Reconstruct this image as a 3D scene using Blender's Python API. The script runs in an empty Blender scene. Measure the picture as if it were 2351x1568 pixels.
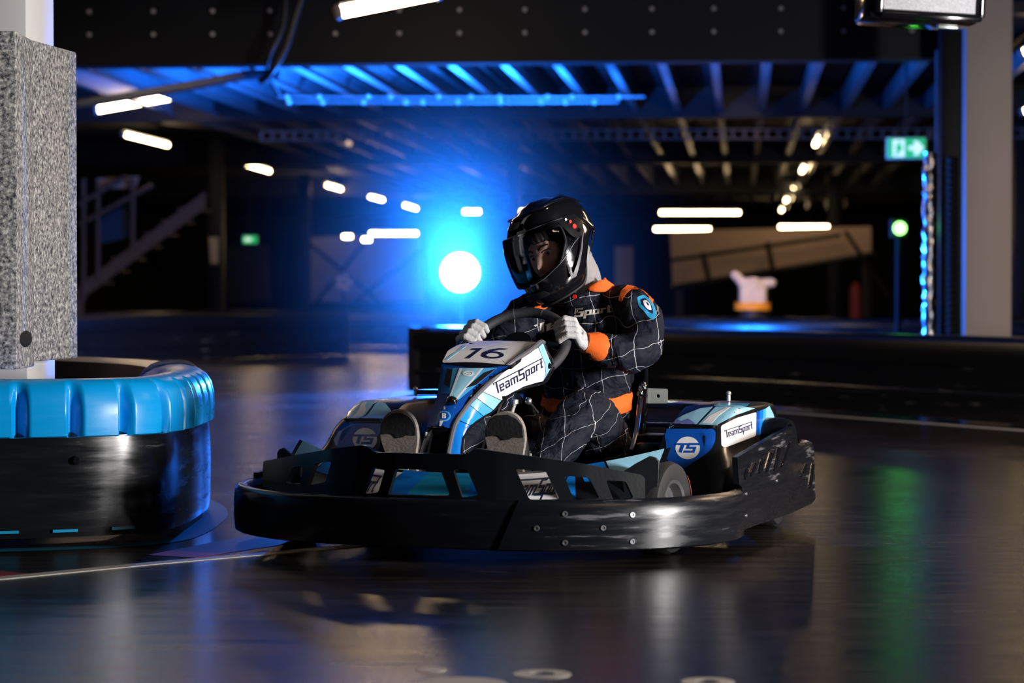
import bpy, bmesh, math, random
from mathutils import Vector, Matrix
from mathutils.geometry import tessellate_polygon
random.seed(7)
PI = math.pi
C = bpy.context.scene.collection
SC = bpy.context.scene
R = math.radians
V = Vector

# ---------------------------------------------------------------- camera
FPX, CAM_H = 5550.0, 0.72
PITCH = math.atan(112 / FPX)
cam_d = bpy.data.cameras.new('camera')
cam = bpy.data.objects.new('camera', cam_d); C.objects.link(cam)
cam.location = (0, 0, CAM_H)
cam.rotation_euler = (PI / 2 - PITCH, 0, 0)
cam_d.sensor_width = 36
cam_d.lens = FPX / 2351 * 36
cam_d.clip_end = 200
cam_d.dof.use_dof = True
cam_d.dof.focus_distance = 6.95
cam_d.dof.aperture_fstop = 3.4
SC.camera = cam

# ---------------------------------------------------------------- world, exposure, big lights
w = bpy.data.worlds.new('world'); SC.world = w; w.use_nodes = True
w.node_tree.nodes['Background'].inputs[0].default_value = (0.12, 0.25, 1.0, 1)
w.node_tree.nodes['Background'].inputs[1].default_value = 0.008
SC.view_settings.view_transform = 'Standard'
SC.view_settings.look = 'None'
SC.view_settings.gamma = 1
SC.view_settings.exposure = 0.0
SC.view_settings.use_curve_mapping = False
SC.cycles.max_bounces = 6
SC.cycles.diffuse_bounces = 2
SC.cycles.glossy_bounces = 3
SC.cycles.transmission_bounces = 5
SC.cycles.transparent_max_bounces = 8
SC.cycles.volume_bounces = 0
SC.cycles.caustics_reflective = False
SC.cycles.caustics_refractive = False
SC.cycles.sample_clamp_indirect = 4.0
SC.cycles.use_denoising = True

def lamp(name, kind, loc, energy, col, aim=None, size=None, size_y=None, spread=None, radius=None):
    d = bpy.data.lights.new(name, kind); d.energy = energy; d.color = col
    if kind == 'AREA':
        d.shape = 'RECTANGLE'; d.size = size; d.size_y = size_y or size
        if spread: d.spread = spread
    if radius is not None: d.shadow_soft_size = radius
    o = bpy.data.objects.new(name, d); C.objects.link(o); o.location = loc
    if aim is not None:
        o.rotation_euler = (V(aim) - V(loc)).to_track_quat('-Z', 'Y').to_euler()
    return o

# the photographer's flash heads, to the right of the camera and beside it
lamp('flash_light', 'AREA', (4.35, 4.3, 0.95), 400, (1.0, 0.97, 0.95), (0.1, 7.0, 0.45), 0.40, 1.1)
# the overhead hall lighting outside the frame
for (x, y, pw_) in ((1.9, 3.8, 18), (4.8, 8.6, 170), (3.4, 11.0, 50), (5.5, 13.5, 40), (-2.6, 15.2, 38), (-5.0, 15.6, 38)):
    lamp('hall_and_fill_light', 'AREA', (x, y, 3.5 if y > 15 else 2.9), pw_, (1.0, 0.70, 0.45), (x, y, 0), 1.5, 0.25)
lamp('hall_and_fill_light', 'AREA', (1.9, 20.35, 2.95), 40, (1.0, 0.72, 0.48), (2.5, 25.5, 0.7), 0.6, 0.15, spread=R(50))  # added fill, out of sight behind the beam, brightening the cloth bundle
lamp('hall_and_fill_light', 'AREA', (-3.2, 20.75, 2.95), 60, (1.0, 0.72, 0.48), (-3.4, 24.5, 0.0), 1.2, 0.15, spread=R(70))  # another added fill behind the beam, brightening the floor at far left
LAMP_P = (-0.456, 21.2, 0.898)
BLUE = (0.012, 0.17, 1.0)
lp_ = (LAMP_P[0], LAMP_P[1] - 0.25, LAMP_P[2])
lamp('blue_flash_light', 'POINT', lp_, 1800, BLUE, radius=0.12)
def spot(name, loc, energy, col, aim, ang, blend=0.6, radius=0.12):
    o = lamp(name, 'SPOT', loc, energy, col, aim, radius=radius); o.data.spot_size = R(ang); o.data.spot_blend = blend; return o
spot('blue_flash_beam', lp_, 9000, BLUE, (-2.0, 9.0, 0.5), 34)
spot('blue_ceiling_wash', lp_, 18000, BLUE, (-0.9, 23.5, 3.6), 95, 0.9)

# ---------------------------------------------------------------- materials
MATS = {}
def nt(name):
    m = bpy.data.materials.new(name); m.use_nodes = True
    return m, m.node_tree, m.node_tree.nodes['Principled BSDF']
def mat(name, col, rough=0.5, metal=0.0, noise=0, namt=0.15, bump=0, bscale=60, spec=0.5, emit=None, estr=0, coat=0, trans=0, scale=(1, 1, 1), alpha=1):
    if name in MATS: return MATS[name]
    m, t, b = nt(name)
    b.inputs['Base Color'].default_value = (*col, 1)
    b.inputs['Roughness'].default_value = rough
    b.inputs['Metallic'].default_value = metal
    b.inputs['Specular IOR Level'].default_value = spec
    b.inputs['Coat Weight'].default_value = coat
    b.inputs['Coat Roughness'].default_value = 0.05
    b.inputs['Transmission Weight'].default_value = trans
    b.inputs['Alpha'].default_value = alpha
    if emit:
        b.inputs['Emission Color'].default_value = (*emit, 1); b.inputs['Emission Strength'].default_value = estr
    if noise or bump:
        tc = t.nodes.new('ShaderNodeTexCoord'); mp = t.nodes.new('ShaderNodeMapping'); mp.inputs['Scale'].default_value = scale
        t.links.new(tc.outputs['Object'], mp.inputs[0])
    if noise:
        n = t.nodes.new('ShaderNodeTexNoise'); n.inputs['Scale'].default_value = noise; n.inputs['Detail'].default_value = 4
        t.links.new(mp.outputs[0], n.inputs['Vector'])
        mx = t.nodes.new('ShaderNodeMix'); mx.data_type = 'RGBA'
        mx.inputs[6].default_value = (*[max(0, c * (1 - namt)) for c in col], 1)
        mx.inputs[7].default_value = (*[min(1, c * (1 + namt)) for c in col], 1)
        t.links.new(n.outputs['Fac'], mx.inputs[0]); t.links.new(mx.outputs[2], b.inputs['Base Color'])
    if bump:
        n2 = t.nodes.new('ShaderNodeTexNoise'); n2.inputs['Scale'].default_value = bscale; n2.inputs['Detail'].default_value = 3
        t.links.new(mp.outputs[0], n2.inputs['Vector'])
        bp = t.nodes.new('ShaderNodeBump'); bp.inputs['Strength'].default_value = bump; bp.inputs['Distance'].default_value = 0.004
        t.links.new(n2.outputs['Fac'], bp.inputs['Height']); t.links.new(bp.outputs[0], b.inputs['Normal'])
    MATS[name] = m
    return m

def ramp(t, fac, pts):
    r = t.nodes.new('ShaderNodeValToRGB')
    while len(r.color_ramp.elements) < len(pts): r.color_ramp.elements.new(0.5)
    for e, (p, c) in zip(r.color_ramp.elements, pts):
        e.position = p; e.color = (*c, 1) if len(c) == 3 else c
    t.links.new(fac, r.inputs[0])
    return r

def floor_mat():
    m, t, b = nt('asphalt_floor')
    tc = t.nodes.new('ShaderNodeTexCoord')
    def noise(scale, sc, detail=4, rough=0.55):
        mp = t.nodes.new('ShaderNodeMapping'); mp.inputs['Scale'].default_value = sc
        t.links.new(tc.outputs['Object'], mp.inputs[0])
        n = t.nodes.new('ShaderNodeTexNoise'); n.inputs['Scale'].default_value = scale; n.inputs['Detail'].default_value = detail
        n.inputs['Roughness'].default_value = rough
        t.links.new(mp.outputs[0], n.inputs['Vector']); return n
    streak = noise(3.0, (0.8, 5.0, 1), 8, 0.65)
    patch = noise(0.8, (1, 1, 1), 3)
    fine = noise(260, (1, 1, 1), 2)
    mul = t.nodes.new('ShaderNodeMath'); mul.operation = 'MULTIPLY_ADD'
    t.links.new(streak.outputs['Fac'], mul.inputs[0]); mul.inputs[1].default_value = 0.6
    ml2 = t.nodes.new('ShaderNodeMath'); ml2.operation = 'MULTIPLY'; ml2.inputs[1].default_value = 0.4
    t.links.new(patch.outputs['Fac'], ml2.inputs[0]); t.links.new(ml2.outputs[0], mul.inputs[2])
    r = ramp(t, mul.outputs[0], [(0.36, (0.004, 0.0036, 0.0036)), (0.52, (0.013, 0.011, 0.009)), (0.68, (0.034, 0.026, 0.020))])
    t.links.new(r.outputs[0], b.inputs['Base Color'])
    rr = ramp(t, mul.outputs[0], [(0.3, (0.14,) * 3), (0.7, (0.31,) * 3)])
    t.links.new(rr.outputs[0], b.inputs['Roughness'])
    bp = t.nodes.new('ShaderNodeBump'); bp.inputs['Strength'].default_value = 0.22; bp.inputs['Distance'].default_value = 0.0015
    t.links.new(fine.outputs['Fac'], bp.inputs['Height']); t.links.new(bp.outputs[0], b.inputs['Normal'])
    return m

def scuff_mat(name, col, scol, rough=0.3, amount=0.62, sc=(2, 2, 22), nscale=3.0, bmp=0.08):
    """plastic with horizontal scrapes"""
    m, t, b = nt(name)
    tc = t.nodes.new('ShaderNodeTexCoord'); mp = t.nodes.new('ShaderNodeMapping'); mp.inputs['Scale'].default_value = sc
    t.links.new(tc.outputs['Object'], mp.inputs[0])
    n = t.nodes.new('ShaderNodeTexNoise'); n.inputs['Scale'].default_value = nscale; n.inputs['Detail'].default_value = 6; n.inputs['Roughness'].default_value = 0.6
    t.links.new(mp.outputs[0], n.inputs['Vector'])
    n2 = t.nodes.new('ShaderNodeTexNoise'); n2.inputs['Scale'].default_value = 3.2; n2.inputs['Detail'].default_value = 1
    t.links.new(tc.outputs['Object'], n2.inputs['Vector'])
    ml = t.nodes.new('ShaderNodeMath'); ml.operation = 'MULTIPLY'
    r2 = ramp(t, n2.outputs['Fac'], [(0.42, (0.7,) * 3), (0.6, (1.15,) * 3)])
    t.links.new(n.outputs['Fac'], ml.inputs[0]); t.links.new(r2.outputs[0], ml.inputs[1])
    r = ramp(t, ml.outputs[0], [(amount, col), (amount + 0.1, scol)])
    t.links.new(r.outputs[0], b.inputs['Base Color'])
    rr = ramp(t, n.outputs['Fac'], [(0.4, (rough,) * 3), (0.75, (min(1, rough + 0.22),) * 3)])
    t.links.new(rr.outputs[0], b.inputs['Roughness'])
    bp = t.nodes.new('ShaderNodeBump'); bp.inputs['Strength'].default_value = bmp; bp.inputs['Distance'].default_value = 0.003
    t.links.new(n.outputs['Fac'], bp.inputs['Height']); t.links.new(bp.outputs[0], b.inputs['Normal'])
    return m

def foam_mat():
    m, t, b = nt('speckled_foam')
    tc = t.nodes.new('ShaderNodeTexCoord')
    n = t.nodes.new('ShaderNodeTexNoise'); n.inputs['Scale'].default_value = 85; n.inputs['Detail'].default_value = 3; n.inputs['Roughness'].default_value = 0.7
    t.links.new(tc.outputs['Object'], n.inputs['Vector'])
    r = ramp(t, n.outputs['Fac'], [(0.36, (0.035, 0.037, 0.045)), (0.46, (0.21, 0.21, 0.215)), (0.54, (0.32, 0.31, 0.30)), (0.66, (0.66, 0.65, 0.62))])
    t.links.new(r.outputs[0], b.inputs['Base Color']); b.inputs['Roughness'].default_value = 0.95
    bp = t.nodes.new('ShaderNodeBump'); bp.inputs['Strength'].default_value = 0.4; bp.inputs['Distance'].default_value = 0.004
    t.links.new(n.outputs['Fac'], bp.inputs['Height']); t.links.new(bp.outputs[0], b.inputs['Normal'])
    return m

def suit_mat():
    """dark navy overalls with a warped grid of white top-stitching"""
    m, t, b = nt('navy_suit_fabric')
    tc = t.nodes.new('ShaderNodeTexCoord')
    nz = t.nodes.new('ShaderNodeTexNoise'); nz.inputs['Scale'].default_value = 5.5; nz.inputs['Detail'].default_value = 2
    t.links.new(tc.outputs['Object'], nz.inputs['Vector'])
    sub = t.nodes.new('ShaderNodeVectorMath'); sub.operation = 'SUBTRACT'; sub.inputs[1].default_value = (0.5, 0.5, 0.5)
    t.links.new(nz.outputs['Color'], sub.inputs[0])
    scl = t.nodes.new('ShaderNodeVectorMath'); scl.operation = 'SCALE'; scl.inputs['Scale'].default_value = 0.09
    t.links.new(sub.outputs[0], scl.inputs[0])
    add = t.nodes.new('ShaderNodeVectorMath'); add.operation = 'ADD'
    t.links.new(tc.outputs['Object'], add.inputs[0]); t.links.new(scl.outputs[0], add.inputs[1])
    geo = t.nodes.new('ShaderNodeNewGeometry'); nob = t.nodes.new('ShaderNodeVectorTransform'); nob.vector_type = 'NORMAL'; nob.convert_from = 'WORLD'; nob.convert_to = 'OBJECT'
    t.links.new(geo.outputs['True Normal'], nob.inputs[0])
    def line(dirv, off):
        d = t.nodes.new('ShaderNodeVectorMath'); d.operation = 'DOT_PRODUCT'; d.inputs[1].default_value = dirv
        t.links.new(add.outputs[0], d.inputs[0])
        a = t.nodes.new('ShaderNodeMath'); a.operation = 'MULTIPLY_ADD'; a.inputs[1].default_value = 1 / 0.062; a.inputs[2].default_value = off
        t.links.new(d.outputs['Value'], a.inputs[0])
        f = t.nodes.new('ShaderNodeMath'); f.operation = 'PINGPONG'; f.inputs[1].default_value = 0.5
        t.links.new(a.outputs[0], f.inputs[0])
        nd = t.nodes.new('ShaderNodeVectorMath'); nd.operation = 'DOT_PRODUCT'; nd.inputs[1].default_value = dirv; t.links.new(nob.outputs[0], nd.inputs[0])
        sq = t.nodes.new('ShaderNodeMath'); sq.operation = 'MULTIPLY'; t.links.new(nd.outputs['Value'], sq.inputs[0]); t.links.new(nd.outputs['Value'], sq.inputs[1])
        on = t.nodes.new('ShaderNodeMath'); on.operation = 'SUBTRACT'; on.inputs[0].default_value = 0.97; on.use_clamp = True; t.links.new(sq.outputs[0], on.inputs[1])
        rt = t.nodes.new('ShaderNodeMath'); rt.operation = 'SQRT'; t.links.new(on.outputs[0], rt.inputs[0])
        th_ = t.nodes.new('ShaderNodeMath'); th_.operation = 'MULTIPLY'; th_.inputs[1].default_value = 0.0092; t.links.new(rt.outputs[0], th_.inputs[0])
        l = t.nodes.new('ShaderNodeMath'); l.operation = 'LESS_THAN'; t.links.new(th_.outputs[0], l.inputs[1])
        t.links.new(f.outputs[0], l.inputs[0]); return l
    l1 = line(V((1.0, 0.15, 0.12)).normalized(), 0.2); l2 = line(V((-0.12, -0.35, 1.0)).normalized(), 0.35)
    mx = t.nodes.new('ShaderNodeMath'); mx.operation = 'MAXIMUM'
    t.links.new(l1.outputs[0], mx.inputs[0]); t.links.new(l2.outputs[0], mx.inputs[1])
    r = ramp(t, mx.outputs[0], [(0.0, (0.006, 0.008, 0.018)), (1.0, (0.62, 0.62, 0.66))])
    t.links.new(r.outputs[0], b.inputs['Base Color']); b.inputs['Roughness'].default_value = 0.75
    b.inputs['Specular IOR Level'].default_value = 0.25
    wv = t.nodes.new('ShaderNodeTexNoise'); wv.inputs['Scale'].default_value = 11; wv.inputs['Detail'].default_value = 3; wv.inputs['Distortion'].default_value = 1.2
    t.links.new(tc.outputs['Object'], wv.inputs['Vector'])
    bp = t.nodes.new('ShaderNodeBump'); bp.inputs['Strength'].default_value = 0.8; bp.inputs['Distance'].default_value = 0.03
    t.links.new(wv.outputs['Fac'], bp.inputs['Height']); t.links.new(bp.outputs[0], b.inputs['Normal'])
    return m

M_FLOOR = floor_mat()
M_FOAM = foam_mat()
M_SUIT = suit_mat()
M_BUMP = scuff_mat('bumper_black_plastic', (0.006, 0.007, 0.010), (0.10, 0.10, 0.11), 0.22, 0.66)
M_BARB = scuff_mat('barrier_black_plastic', (0.006, 0.007, 0.009), (0.12, 0.12, 0.12), 0.16, 0.70, (1.2, 1.2, 10), 3.2)
M_BARC = scuff_mat('barrier_blue_plastic', (0.0, 0.36, 0.86), (0.06, 0.48, 0.90), 0.25, 0.70, (1, 1, 6), 3.0, 0.03)
M_BLK = mat('black_plastic', (0.004, 0.005, 0.007), 0.28, noise=12, bump=0.05, bscale=90)
M_BLKG = mat('gloss_black', (0.006, 0.006, 0.008), 0.12, noise=5, coat=0.6)
M_BLKM = mat('matte_black', (0.008, 0.008, 0.010), 0.6, noise=20)
M_GREYE = mat('grey_edge_plastic', (0.13, 0.13, 0.15), 0.35, noise=15)
M_WHITE = mat('white_graphic', (0.90, 0.90, 0.92), 0.25, noise=20, namt=0.03, coat=0.3)
M_DBLUE = mat('deep_blue_graphic', (0.005, 0.085, 0.46), 0.25, noise=14, namt=0.1, coat=0.3)
M_BLUE = mat('mid_blue_graphic', (0.004, 0.22, 0.80), 0.25, noise=14, namt=0.08, coat=0.3)
M_SKY = mat('sky_blue_graphic', (0.09, 0.46, 0.84), 0.25, noise=14, namt=0.08, coat=0.3)
M_PALE = mat('pale_blue_graphic', (0.33, 0.68, 0.88), 0.25, noise=14, namt=0.06, coat=0.3)
M_TEAL = mat('teal_graphic', (0.01, 0.27, 0.50), 0.3, noise=14, namt=0.1)
M_LILAC = mat('lilac_graphic', (0.16, 0.18, 0.50), 0.3, noise=14)
M_INK = mat('navy_ink', (0.012, 0.014, 0.055), 0.4, noise=30)
M_ORANGE = mat('orange_fabric', (0.95, 0.15, 0.012), 0.8, noise=60, namt=0.12, bump=0.3, bscale=150)
M_CYANF = mat('cyan_patch_fabric', (0.02, 0.33, 0.62), 0.8, noise=60)
M_GLOVE = mat('white_glove_fabric', (0.56, 0.56, 0.57), 0.9, noise=80, namt=0.08, bump=0.4, bscale=220)
M_KNIT = mat('grey_balaclava_knit', (0.36, 0.34, 0.35), 0.95, noise=50, bump=0.4, bscale=200)
M_SKIN = mat('skin', (0.66, 0.38, 0.30), 0.5, noise=25, namt=0.06)
M_HAIR = mat('dark_hair', (0.012, 0.009, 0.008), 0.5, noise=90)
M_EYEW = mat('eye_white', (0.62, 0.60, 0.60), 0.2, noise=20, namt=0.02)
M_LIPS = mat('lip_skin', (0.40, 0.14, 0.12), 0.5, noise=20)
M_STEEL = mat('zinc_steel', (0.66, 0.70, 0.66), 0.32, 0.55, noise=25, namt=0.1)
M_CHROME = mat('chrome_tube', (0.75, 0.76, 0.78), 0.12, 1.0, noise=12, namt=0.05)
M_RIM = mat('aluminium_rim', (0.45, 0.45, 0.48), 0.35, 0.9, noise=25)
M_TYRE = mat('tyre_rubber', (0.022, 0.022, 0.024), 0.6, noise=40, bump=0.2, bscale=120)
M_TYREO = mat('orange_tyre_mark', (0.80, 0.16, 0.06), 0.6, noise=40)
M_RED = mat('red_plastic', (0.75, 0.03, 0.02), 0.4, noise=20)
M_SOLE = mat('worn_sole_rubber', (0.30, 0.26, 0.23), 0.7, noise=30, namt=0.35, bump=0.3, bscale=90, scale=(1, 1, 2.5))
M_SOLED = mat('dark_toe_rubber', (0.022, 0.021, 0.024), 0.6, noise=35, namt=0.3, bump=0.3, bscale=90)
M_SUEDE = mat('wheel_suede', (0.035, 0.036, 0.042), 0.62, noise=150, bump=0.4, bscale=400)
M_COLW = mat('white_painted_steel', (0.78, 0.76, 0.74), 0.5, noise=4, namt=0.04)
M_COLG = mat('grey_painted_steel', (0.40, 0.36, 0.37), 0.6, noise=4, namt=0.06)
M_DSTEEL = mat('dark_painted_steel', (0.005, 0.007, 0.011), 0.5, spec=0.25, noise=3, namt=0.25)
M_JOIST = mat('galvanised_joist', (0.16, 0.17, 0.19), 0.4, 0.0, noise=6, namt=0.2)
M_DECK = mat('ceiling_deck_metal', (0.018, 0.02, 0.026), 0.6, noise=3, namt=0.2)
M_WALL = mat('dark_wall', (0.020, 0.018, 0.018), 0.8, noise=1.2, namt=0.3)
M_TAUPE = mat('taupe_panel', (0.60, 0.43, 0.32), 0.7, noise=2, namt=0.08)
M_PANELB = mat('pale_wall_board', (0.22, 0.22, 0.24), 0.7, noise=2, namt=0.1)
M_LINE = mat('cream_line_paint', (0.40, 0.36, 0.31), 0.45, noise=18, namt=0.4, scale=(0.5, 4, 1))
M_REDP = mat('red_floor_paint', (0.16, 0.014, 0.012), 0.5, spec=0.2, noise=18, namt=0.3)
M_TEALP = mat('teal_floor_paint', (0.006, 0.10, 0.17), 0.5, spec=0.2, noise=25, namt=0.35)
M_TUBE = mat('lit_tube', (1, 0.9, 0.7), 0.5, emit=(1.0, 0.70, 0.36), estr=32)
M_TUBED = mat('dim_lit_tube', (1, 0.9, 0.7), 0.5, emit=(1.0, 0.66, 0.40), estr=0.9)
M_LAMP = mat('lit_blue_flash', (1, 1, 1), 0.5, emit=(0.30, 0.62, 1.0), estr=14)
M_GRN = mat('lit_green_signal', (0.1, 1, 0.1), 0.5, emit=(0.30, 1.0, 0.22), estr=4.5)
M_EXITG = mat('lit_exit_green', (0.0, 0.3, 0.1), 0.5, emit=(0.005, 0.40, 0.12), estr=1.1)
M_EXITW = mat('lit_exit_white', (0.8, 0.9, 0.8), 0.5, emit=(0.62, 0.85, 0.68), estr=1.0)
M_FOIL = mat('crinkled_foil', (0.70, 0.74, 0.80), 0.22, 1.0, noise=20, bump=1.0, bscale=14)
M_PLUSH = mat('cream_cloth', (0.55, 0.45, 0.36), 0.95, noise=14, namt=0.2, bump=0.5, bscale=30)
M_YEL = mat('amber_plastic', (0.75, 0.28, 0.015), 0.6, noise=14)
M_STAIR = mat('brown_stair_steel', (0.16, 0.115, 0.095), 0.6, noise=4)
M_NAVYB = mat('blue_stair_panel', (0.01, 0.06, 0.16), 0.6, noise=4)
M_MESHS = mat('silver_grille', (0.34, 0.34, 0.36), 0.4, 0.6, noise=120, namt=0.5)
M_CABLE = mat('cable_rubber', (0.010, 0.010, 0.012), 0.4, noise=20)
M_HOSE = mat('grey_conduit', (0.25, 0.25, 0.27), 0.4, 0.3, noise=30, namt=0.4)

mvis, tv, bv = nt('clear_visor')
for l in list(tv.links): tv.links.remove(l)
_o = tv.nodes['Material Output']
_g = tv.nodes.new('ShaderNodeBsdfGlossy'); _g.inputs['Roughness'].default_value = 0.06; _g.inputs[0].default_value = (0.8, 0.85, 0.9, 1)
_t = tv.nodes.new('ShaderNodeBsdfTransparent'); _t.inputs[0].default_value = (0.93, 0.94, 0.96, 1)
_f = tv.nodes.new('ShaderNodeFresnel'); _f.inputs[0].default_value = 1.45
_m = tv.nodes.new('ShaderNodeMixShader')
tv.links.new(_f.outputs[0], _m.inputs[0]); tv.links.new(_t.outputs[0], _m.inputs[1]); tv.links.new(_g.outputs[0], _m.inputs[2]); tv.links.new(_m.outputs[0], _o.inputs[0])
M_VISOR = mvis

# ---------------------------------------------------------------- mesh building
def cr(pts, n):
    """Catmull-Rom through tuples of any length"""
    out = []
    m = len(pts)
    for i in range(m - 1):
        p0, p1, p2, p3 = pts[max(i - 1, 0)], pts[i], pts[i + 1], pts[min(i + 2, m - 1)]
        for k in range(n):
            s = k / n
            out.append(tuple(0.5 * ((2 * b) + (-a + c) * s + (2 * a - 5 * b + 4 * c - d) * s * s + (-a + 3 * b - 3 * c + d) * s ** 3)
                             for a, b, c, d in zip(p0, p1, p2, p3)))
    out.append(tuple(pts[-1]))
    return out
def interp(tab, x):
    if x <= tab[0][0]: return tab[0][1]
    for (a, b), (c, d) in zip(tab, tab[1:]):
        if x <= c: return b + (d - b) * (x - a) / (c - a)
    return tab[-1][1]

BASE = {}
class G:
    def __init__(s): s.v = []; s.f = []; s.mi = []; s.m = 0
    def add(s, vs, fs):
        o = len(s.v); s.v += [tuple(v) for v in vs]
        for f in fs: s.f.append(tuple(i + o for i in f)); s.mi.append(s.m)
        return s
    def box(s, c, d, rot=None, bev=0):
        bm = bmesh.new(); bmesh.ops.create_cube(bm, size=1)
        bmesh.ops.scale(bm, vec=V(d), verts=bm.verts)
        if bev: bmesh.ops.bevel(bm, geom=list(bm.edges), offset=bev, segments=2, affect='EDGES', profile=0.5)
        Mx = Matrix.Translation(V(c)) @ (rot.to_4x4() if rot is not None else Matrix())
        bm.transform(Mx); s.frombm(bm); return s
    def frombm(s, bm):
        bm.verts.ensure_lookup_table(); bm.verts.index_update()
        s.add([v.co[:] for v in bm.verts], [[v.index for v in f.verts] for f in bm.faces]); bm.free(); return s
    def tube(s, pts, r, n=10, smooth=0, ell=None, xdir=None, closed=False, cap=True):
        """sweep; r number or list; ell: list of (rx, ry) with rx along xdir"""
        pts = [V(p) for p in pts]
        rr = ell if ell else [(x, x) for x in (r if isinstance(r, (list, tuple)) else [r] * len(pts))]
        if smooth:
            q = cr([tuple(p) + tuple(e) for p, e in zip(pts, rr)], smooth)
            pts = [V(a[:3]) for a in q]; rr = [a[3:] for a in q]
        n_p = len(pts); rings = []; prev = None
        for i, p in enumerate(pts):
            if closed: t = (pts[(i + 1) % n_p] - pts[i - 1])
            else: t = pts[min(i + 1, n_p - 1)] - pts[max(i - 1, 0)]
            t = t.normalized() if t.length > 1e-9 else V((0, 0, 1))
            if xdir is not None: a = V(xdir) - t * V(xdir).dot(t)
            elif prev is None:
                a = V((0, 0, 1)) if abs(t.z) < 0.9 else V((1, 0, 0)); a = a - t * a.dot(t)
            else: a = prev - t * prev.dot(t)
            a.normalize(); prev = a; b = t.cross(a)
            rx, ry = rr[i]
            rings.append([p + a * (rx * math.cos(2 * PI * k / n)) + b * (ry * math.sin(2 * PI * k / n)) for k in range(n)])
        vs = [v for rg in rings for v in rg]; fs = []
        m = n_p if closed else n_p - 1
        for i in range(m):
            for k in range(n):
                j = (i + 1) % n_p
                fs.append((i * n + k, i * n + (k + 1) % n, j * n + (k + 1) % n, j * n + k))
        if cap and not closed:
            fs.append(tuple(range(n))[::-1]); fs.append(tuple((n_p - 1) * n + k for k in range(n)))
        s.add(vs, fs); return s
    def ball(s, c, r, n=16, rot=None):
        r = (r, r, r) if not isinstance(r, (tuple, list)) else r
        bm = bmesh.new(); bmesh.ops.create_uvsphere(bm, u_segments=n, v_segments=n // 2 + 2, radius=1)
        bmesh.ops.scale(bm, vec=V(r), verts=bm.verts)
        bm.transform(Matrix.Translation(V(c)) @ (rot.to_4x4() if rot is not None else Matrix())); s.frombm(bm); return s
    def lathe(s, prof, c, axis, n=32):
        """prof: (radius, height along axis)"""
        q = V(axis).normalized().to_track_quat('Z', 'Y')
        vs = []; fs = []; m = len(prof)
        for r, h in prof:
            for k in range(n):
                a = 2 * PI * k / n; vs.append(V(c) + q @ V((r * math.cos(a), r * math.sin(a), h)))
        for i in range(m - 1):
            for k in range(n): fs.append((i * n + k, i * n + (k + 1) % n, (i + 1) * n + (k + 1) % n, (i + 1) * n + k))
        s.add(vs, fs); return s
    def grid(s, rows, t=0.0, closed=False, away=None):
        """surface through rows of points, thickened inwards by t"""
        nr, ncol = len(rows), len(rows[0])
        P = [[V(p) for p in r] for r in rows]
        vs = [p for r in P for p in r]; fs = []
        for i in range(nr - 1):
            for j in range(ncol if closed else ncol - 1):
                fs.append((i * ncol + j, i * ncol + (j + 1) % ncol, (i + 1) * ncol + (j + 1) % ncol, (i + 1) * ncol + j))
        if t:
            off = nr * ncol; nrm = []
            for i in range(nr):
                for j in range(ncol):
                    a = P[min(i + 1, nr - 1)][j] - P[max(i - 1, 0)][j]
                    b = P[i][(j + 1) % ncol if closed else min(j + 1, ncol - 1)] - P[i][j - 1 if closed else max(j - 1, 0)]
                    k = b.cross(a); nrm.append(k.normalized() if k.length > 1e-12 else V((0, 0, 0)))
            if away is not None:
                sgn = sum((v - away).normalized().dot(k) for v, k in zip(vs, nrm))
                t = abs(t) if sgn > 0 else -abs(t)
            vs += [v + k * t for v, k in zip(vs[:off], nrm)]
            fs += [tuple(off + x for x in f[::-1]) for f in list(fs)]
            edge = []
            for j in range(ncol if closed else ncol - 1):
                j2 = (j + 1) % ncol
                edge += [(j2, j), ((nr - 1) * ncol + j, (nr - 1) * ncol + j2)]
            if not closed:
                for i in range(nr - 1): edge += [(i * ncol, (i + 1) * ncol), ((i + 1) * ncol + ncol - 1, i * ncol + ncol - 1)]
            fs += [(a, b, b + off, a + off) for a, b in edge]
        s.add(vs, fs); return s
    def plate(s, loops, mapf, t=0.001, du=0.02, dv=0.02, base=0.0):
        """filled 2D outline with holes bent onto a surface: mapf(u, v, offset) -> point"""
        lp = [[V((p[0], p[1], 0)) for p in l] for l in loops]
        flat = [p for l in lp for p in l]
        bm = bmesh.new(); bv_ = [bm.verts.new(p) for p in flat]
        for tri in tessellate_polygon(lp):
            try: bm.faces.new([bv_[i] for i in tri])
            except ValueError: pass
        us = [p.x for p in flat]; vs_ = [p.y for p in flat]
        for ax, lo, hi, d in ((0, min(us), max(us), du), (1, min(vs_), max(vs_), dv)):
            if not d: continue
            k = math.floor(lo / d) + 1
            while k * d < hi:
                co = V((0, 0, 0)); co[ax] = k * d; no = V((0, 0, 0)); no[ax] = 1
                bmesh.ops.bisect_plane(bm, geom=list(bm.verts) + list(bm.edges) + list(bm.faces), plane_co=co, plane_no=no, dist=1e-7)
                k += 1
        bmesh.ops.recalc_face_normals(bm, faces=bm.faces)
        bm.verts.index_update(); n = len(bm.verts)
        top = [mapf(v.co.x, v.co.y, base + t) for v in bm.verts]; bot = [mapf(v.co.x, v.co.y, base) for v in bm.verts]
        fs = [[v.index for v in f.verts] for f in bm.faces]; fs2 = [[i + n for i in f[::-1]] for f in fs]
        side = []
        for e in bm.edges:
            if len(e.link_faces) == 1: a, b = e.verts[0].index, e.verts[1].index; side.append((a, b, b + n, a + n))
        bm.free(); s.add(top + bot, fs + fs2 + side); return s
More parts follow.
